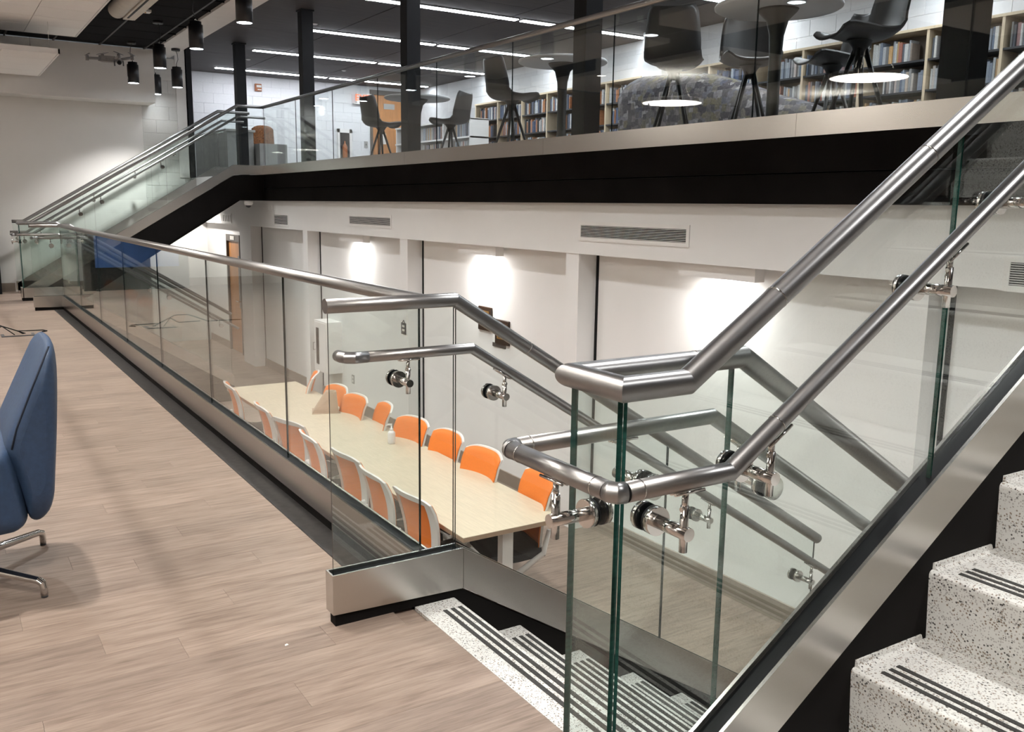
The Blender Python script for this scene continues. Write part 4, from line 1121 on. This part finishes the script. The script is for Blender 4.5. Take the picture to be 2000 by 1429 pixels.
# low white display shelves
t = thing('display_shelf', 'low white display shelves with magazines before the far bookcase', 'shelf', (8.75, 16.4, ZU))
for y in (14.95, 16.0, 17.05, 18.1): MB().box(8.55, 8.95, y - 0.02, y + 0.02, ZU, 2.95).build('upright', 'white', t)
for z in (2.93, 2.60, 2.27, ZU + 0.05): MB().box(8.53, 8.95, 14.93, 18.12, z, z + 0.03).build('shelf', 'white', t)
MB().box(8.93, 8.95, 14.95, 18.1, ZU, 2.93).build('back_panel', 'white', t)
for k, (a, b_) in enumerate(((15.05, 15.55), (16.15, 16.9), (17.2, 17.9))):
    for z in (2.63, 2.30):
        y = a; q = 0
        while y < b_:
            o = bpy.data.objects.new('magazine', book_mesh(0.028, 0.25, 0.17)); COL.objects.link(o)
            o.location = (8.58 + random.uniform(0, 0.02), y, z); y += 0.03 + random.choice((0, 0, 0.02))
            o['category'] = 'magazine'; o['group'] = 'magazines on the low white shelves, bay %d %s' % (k + 1, 'upper' if z > 2.5 else 'lower')
            o['label'] = 'thin magazine on the %s tier, %s bay of the low white display shelves' % ('upper' if z > 2.5 else 'lower', ['nearest', 'middle', 'farthest'][k])

# patterned sofa
t = thing('lounge_sofa', 'curved sofa in grey patterned fabric between the stools and the bookcase', 'sofa', (7.2, 7.3, ZU))
pr = [(5.75, 0.40), (5.9, 0.47), (6.3, 0.58), (6.8, 0.76), (7.2, 0.87), (7.7, 0.93), (8.2, 0.96), (8.38, 0.93), (8.45, 0.84)]
def back(u, v):
    f = u * (len(pr) - 1); i = min(int(f), len(pr) - 2); k = f - i
    y = pr[i][0] * (1 - k) + pr[i + 1][0] * k; z = pr[i][1] * (1 - k) + pr[i + 1][1] * k
    th = 0.5 * math.pi * max(0, (v - 0.75) / 0.25)
    if v <= 0.75: return Vector((6.95, y, ZU + 0.06 + (z - 0.12) * v / 0.75))
    return Vector((6.95 + 0.12 * (1 - math.cos(th)) / 1, y, ZU + z - 0.06 + 0.06 * math.sin(th)))
MB().shell(lambda u, v: back(1 - u, v), 24, 10, -0.14).build('backrest', 'sofa', t)
MB().box(7.05, 7.85, 5.8, 8.4, ZU + 0.06, ZU + 0.36).build('seat_base', 'sofa', t)
MB().bbox(7.1, 7.87, 5.85, 8.35, ZU + 0.36, ZU + 0.46, 0.03).build('seat_cushion', 'sofa', t)
for (x, y) in ((7.0, 5.9), (7.0, 8.3), (7.75, 5.9), (7.75, 8.3)): MB().cyl((x, y, ZU), (x, y, ZU + 0.07), 0.025, 10).build('foot', 'black_leg', t)

# far corner of the upper room: desk, chair, sign, alarm, cabinet
t = thing('reception_desk', 'plain grey block desk beyond the top of the far stair', 'desk', (5.0, 18.0, ZU))
MB().box(4.55, 5.02, 16.6, 18.9, ZU, ZU + 0.86).build('desk_body', 'grey', t)
MB().bbox(4.52, 5.05, 16.57, 18.93, ZU + 0.86, ZU + 0.90, 0.004).build('desk_top', 'grey', t)
t = thing('lounge_chair', 'grey lounge chair with brown patterned back beside the far column', 'chair', (5.3, 16.6, ZU))
MB().box(5.05, 5.55, 16.35, 16.95, ZU + 0.05, ZU + 0.66).build('seat_block', 'grey', t)
MB().shell(lambda u, v: Vector((5.08 + 0.44 * u + 0.04 * v * (0.5 - u), 16.95 - 0.03 * math.sin(u * math.pi), ZU + 0.6 + 0.42 * v - 0.06 * abs(u - 0.5) ** 3 * 8 * v)), 8, 6, 0.09).build('backrest', 'amber_fabric', t)
for (x, y) in ((5.1, 16.4), (5.5, 16.4), (5.1, 16.9), (5.5, 16.9)): MB().cyl((x, y, ZU), (x, y, ZU + 0.06), 0.02, 8).build('foot', 'black_leg', t)

def text_mesh(txt, name, size, mat, parent, loc, rot, depth=0.004):
    cu_ = bpy.data.curves.new(name, 'FONT'); cu_.body = txt; cu_.size = size; cu_.extrude = depth; cu_.align_x = 'CENTER'; cu_.align_y = 'CENTER'
    tmp = bpy.data.objects.new(name, cu_); COL.objects.link(tmp)
    bpy.context.view_layer.update()
    me = bpy.data.meshes.new_from_object(tmp.evaluated_get(bpy.context.evaluated_depsgraph_get()))
    bpy.data.objects.remove(tmp)
    me.materials.clear(); me.materials.append(M[mat])
    o = bpy.data.objects.new(name, me); COL.objects.link(o); o.parent = parent
    off = root_off[parent.name]; o.location = tuple(l - k for l, k in zip(loc, off)); o.rotation_euler = rot
    return o
t = thing('exit_sign', 'white lit exit sign with red letters on the upper end wall', 'sign', (8.41, 19.5, 3.56))
MB().bbox(8.24, 8.60, 19.47, 19.53, 3.575, 3.795, 0.01).build('sign_body', 'white', t)
MB().box(8.16, 8.62, 19.45, 19.54, 3.555, 3.575).build('lower_tray', 'white', t)
text_mesh('EXIT', 'exit_letters', 0.20, 'e_exit', t, (8.40, 19.468, 3.69), (math.pi / 2, 0, 0))
MB().prism([(8.575, 3.70), (8.60, 3.685), (8.575, 3.67)], 'y', 19.464, 19.47).build('arrow', 'e_exit', t)
t = thing('fire_alarm', 'amber fire alarm strobe plate on the upper white block wall', 'alarm', (6.04, 19.5, 3.70))
MB().bbox(5.97, 6.11, 19.50, 19.538, 3.67, 3.82, 0.01).build('alarm_plate', 'amber', t)
MB().box(6.0, 6.10, 19.49, 19.502, 3.745, 3.79).build('strobe_lens', 'paper', t)
MB().box(6.02, 6.10, 19.494, 19.502, 3.69, 3.71).build('print_strip', 'paper', t)
t = thing('wall_cabinet', 'recessed white cabinet with a dark glass door and red extinguisher on the block wall', 'cabinet', (7.95, 19.5, 2.3))
MB().box(7.78, 7.83, 19.49, 19.54, 2.3, 3.0).box(8.06, 8.12, 19.49, 19.54, 2.3, 3.0).box(7.78, 8.12, 19.49, 19.54, 2.92, 3.0).box(7.78, 8.12, 19.49, 19.54, 2.22, 2.30).build('cabinet_frame', 'white', t)
MB().box(7.83, 8.06, 19.50, 19.538, 2.3, 2.92).build('door_pane', 'dark_glass', t)
MB().lathe([(0.05, 0.0), (0.055, 0.02), (0.055, 0.30), (0.03, 0.36), (0.012, 0.38), (0.012, 0.43)], (7.94, 19.485, 2.31), 14).build('extinguisher', 'amber', t)
t = thing('wall_switch', 'small grey switch plate on the block wall beside the brown door', 'switch', (8.47, 19.5, 2.66))
MB().bbox(8.43, 8.51, 19.525, 19.538, 2.62, 2.76, 0.004).build('switch_plate', 'grey', t)
MB().box(8.46, 8.48, 19.52, 19.526, 2.67, 2.71).build('rocker', 'dgrey', t)

# ================================================================== MIDDLE ROOM THINGS
# blue swivel lounge chair at the left edge
t = thing('swivel_chair', 'blue upholstered swivel chair on a polished four-star base', 'chair', (-0.03, 3.62, 0))
def pillow(profile, y0, y1, n=16, e=3.2, bow=None):
    cx = sum(p[0] for p in profile) / len(profile); cz = sum(p[1] for p in profile) / len(profile)
    m = MB(); k = len(profile)
    for j in range(n + 1):
        tt = -1 + 2 * j / n
        tt = math.copysign(abs(tt) ** 0.75, tt)
        sc = max(0.02, (1 - abs(tt) ** e) ** (1 / e))
        yy = (y0 + y1) / 2 + tt * (y1 - y0) / 2
        bx = bow(tt) if bow else 0
        for (x, z) in profile:
            m.v.append((cx + (x - cx) * (0.45 + 0.55 * sc) + bx, yy, cz + (z - cz) * (0.55 + 0.45 * sc)))
    for j in range(n):
        for i in range(k):
            q = (i + 1) % k
            m.face([j * k + i, (j + 1) * k + i, (j + 1) * k + q, j * k + q], 0, True)
    m.face([i for i in range(k)]); m.face([n * k + i for i in range(k)][::-1])
    return m
def smooth_poly(P, it=2):
    for _ in range(it):
        Q = []
        for i in range(len(P)):
            a, b2 = P[i], P[(i + 1) % len(P)]
            Q += [(a[0] * .75 + b2[0] * .25, a[1] * .75 + b2[1] * .25), (a[0] * .25 + b2[0] * .75, a[1] * .25 + b2[1] * .75)]
        P = Q
    return P
bp = [(0.317, 0.895), (0.340, 0.825), (0.326, 0.60), (0.308, 0.42), (0.295, 0.29), (0.25, 0.235), (0.21, 0.245), (0.20, 0.31), (0.175, 0.43), (0.14, 0.53), (0.185, 0.625), (0.26, 0.78)]
pillow(smooth_poly(bp), 3.36, 3.90, 18, 3.5, lambda q: -0.015 * q * q).build('backrest', 'blue', t)
sp = [(0.165, 0.545), (0.185, 0.47), (0.208, 0.30), (0.205, 0.245), (0.15, 0.225), (-0.25, 0.235), (-0.36, 0.29), (-0.37, 0.40), (-0.28, 0.44), (0.0, 0.42), (0.10, 0.52)]
pillow(smooth_poly(sp), 3.31, 3.93, 18, 3.5).build('seat_shell', 'blue', t)
MB().tube([(0.300, 3.372, 0.87), (0.235, 3.368, 0.72), (0.185, 3.366, 0.60), (0.165, 3.366, 0.53)], 0.0035, 6).build('piping', 'seam', t)
MB().cyl((-0.03, 3.62, 0.05), (-0.03, 3.62, 0.25), 0.028, 16).build('column', 'chrome', t)
for (x, y) in ((0.226, 3.345), (0.272, 3.885), (-0.29, 3.895), (-0.31, 3.355)):
    d = Vector((x + 0.03, y - 3.62, 0)); u = d.normalized()
    MB().tube([(-0.03, 3.62, 0.085), tuple(Vector((-0.03, 3.62, 0.085)) + d * 0.55 - Vector((0, 0, 0.016))), (x - u.x * 0.02, y - u.y * 0.02, 0.058), (x - u.x * 0.004, y - u.y * 0.004, 0.05), (x, y, 0.034), (x, y, 0.008)], [0.020, 0.016, 0.013, 0.013, 0.0125, 0.012], 14).build('base_leg', 'chrome', t)
    MB().cyl((x, y, 0.0), (x, y, 0.009), 0.011, 12).build('glide', 'dgrey', t)
# floor box and cables
t = thing('floor_box', 'open floor power box with black cables at the left edge', 'floor box', (0.65, 10.35, 0))
MB().box(0.50, 0.80, 10.24, 10.44, 0.001, 0.008).build('lid', 'dgrey', t)
MB().box(0.53, 0.77, 10.27, 10.41, 0.008, 0.011).build('lid_inlay', 'plank', t)
MB().tube([(0.72, 10.36, 0.012), (0.60, 10.40, 0.06), (0.46, 10.48, 0.11), (0.30, 10.55, 0.10), (0.1, 10.5, 0.02), (-0.3, 10.6, 0.006)], 0.006, 6).build('cable', 'rubber', t)
MB().tube([(0.70, 10.34, 0.012), (0.66, 10.46, 0.03), (0.74, 10.58, 0.012), (0.90, 10.60, 0.008), (0.93, 10.52, 0.008), (0.88, 10.46, 0.008)], 0.006, 6).build('cable', 'rubber', t)
MB().tube([(0.62, 10.30, 0.012), (0.52, 10.42, 0.09), (0.48, 10.52, 0.06), (0.40, 10.60, 0.010), (0.15, 10.66, 0.006)], 0.005, 6).build('cable', 'rubber', t)
# dark display board at the left edge
t = thing('display_board', 'black standing display board with blue face at the far left edge', 'display board', (0.1, 15.05, 0))
MB().prism([(15.02, 0.0), (15.10, 0.0), (15.08, 0.95), (15.03, 0.95)], 'x', -0.75, 0.79).build('board', 'rubber', t)
MB().box(-0.6, 0.62, 15.012, 15.022, 0.35, 0.88).build('blue_face', 'bluepanel', t)
for x in (-0.6, 0.6): MB().box(x - 0.03, x + 0.03, 14.92, 15.2, 0.0, 0.025).build('foot', 'rubber', t)
# hovering drone
D = Vector((1.42, 8.72, 2.55))
t = thing('drone', 'small grey quadcopter drone hovering before the end wall soffit', 'drone', tuple(D))
def dp(a, b2, c): # a: along view right, b2: away, c: up
    return tuple(D + Vector((0.84, -0.54, 0)) * a + Vector((0.54, 0.84, 0)) * b2 + Vector((0, 0, c)))
m = MB()
P_ = [(-0.09, -0.04, -0.012), (0.06, -0.045, -0.02), (0.10, -0.03, -0.012), (0.10, 0.03, -0.012), (0.06, 0.045, -0.02), (-0.09, 0.04, -0.012)]
Q_ = [(-0.085, -0.032, 0.035), (0.05, -0.036, 0.028), (0.085, -0.024, 0.012), (0.085, 0.024, 0.012), (0.05, 0.036, 0.028), (-0.085, 0.032, 0.035)]
m.v = [dp(*p) for p in P_] + [dp(*p) for p in Q_]
for i in range(6): m.face([i, (i + 1) % 6, 6 + (i + 1) % 6, 6 + i])
m.face([6, 7, 8, 9, 10, 11]); m.face([5, 4, 3, 2, 1, 0])
m.build('body', 'drone', t)
for (a, b2, hgt) in ((-0.15, -0.11, 0.0), (-0.12, 0.12, 0.045), (0.13, -0.13, 0.01), (0.14, 0.12, 0.04)):
    ar = MB().tube([dp(a * 0.45, b2 * 0.25, 0.008), dp(a, b2, hgt)], 0.011, 8).tube([dp(a, b2, hgt - 0.02), dp(a, b2, hgt + 0.022)], 0.014, 10)
    arm = ar.build('arm', 'drone', t)
    pb = MB()
    an = 0.4 + a * 9
    for s_ in (0, math.pi):
        c_, sn = math.cos(an + s_), math.sin(an + s_)
        pts = [(0.004, 0.006), (0.03, 0.011), (0.10, 0.007), (0.10, -0.004), (0.03, -0.007), (0.004, -0.006)]
        b0 = len(pb.v)
        for zz in (0.026, 0.028):
            pb.v += [dp(a + p[0] * c_ - p[1] * sn, b2 + p[0] * sn + p[1] * c_, hgt + zz) for p in pts]
        pb.face([b0 + i for i in range(6)]); pb.face([b0 + 6 + i for i in range(6)][::-1])
        for i in range(6): pb.face([b0 + i, b0 + (i + 1) % 6, b0 + 6 + (i + 1) % 6, b0 + 6 + i])
    pb.build('propeller', 'dgrey', arm)
for (a, b2) in ((0.055, -0.05), (0.13, -0.05)):
    MB().tube([dp(a, b2, -0.012), dp(a + 0.002, b2, -0.055)], 0.006, 6).build('landing_leg', 'dgrey', t)
gm = MB().ball(dp(0.085, -0.02, -0.022), 0.02, 0, 12, 8).tube([dp(0.085, -0.03, -0.022), dp(0.095, -0.055, -0.024)], 0.011, 10).build('camera_gimbal', 'rubber', t)
# scrap on the floor
single(MB().prism([(0.820, 2.571), (0.832, 2.574), (0.830, 2.583), (0.822, 2.580)], 'z', 0.0, 0.002), 'paper_scrap', 'paper', 'tiny white scrap lying on the open wood floor', 'scrap', (0.820, 2.571, 0))
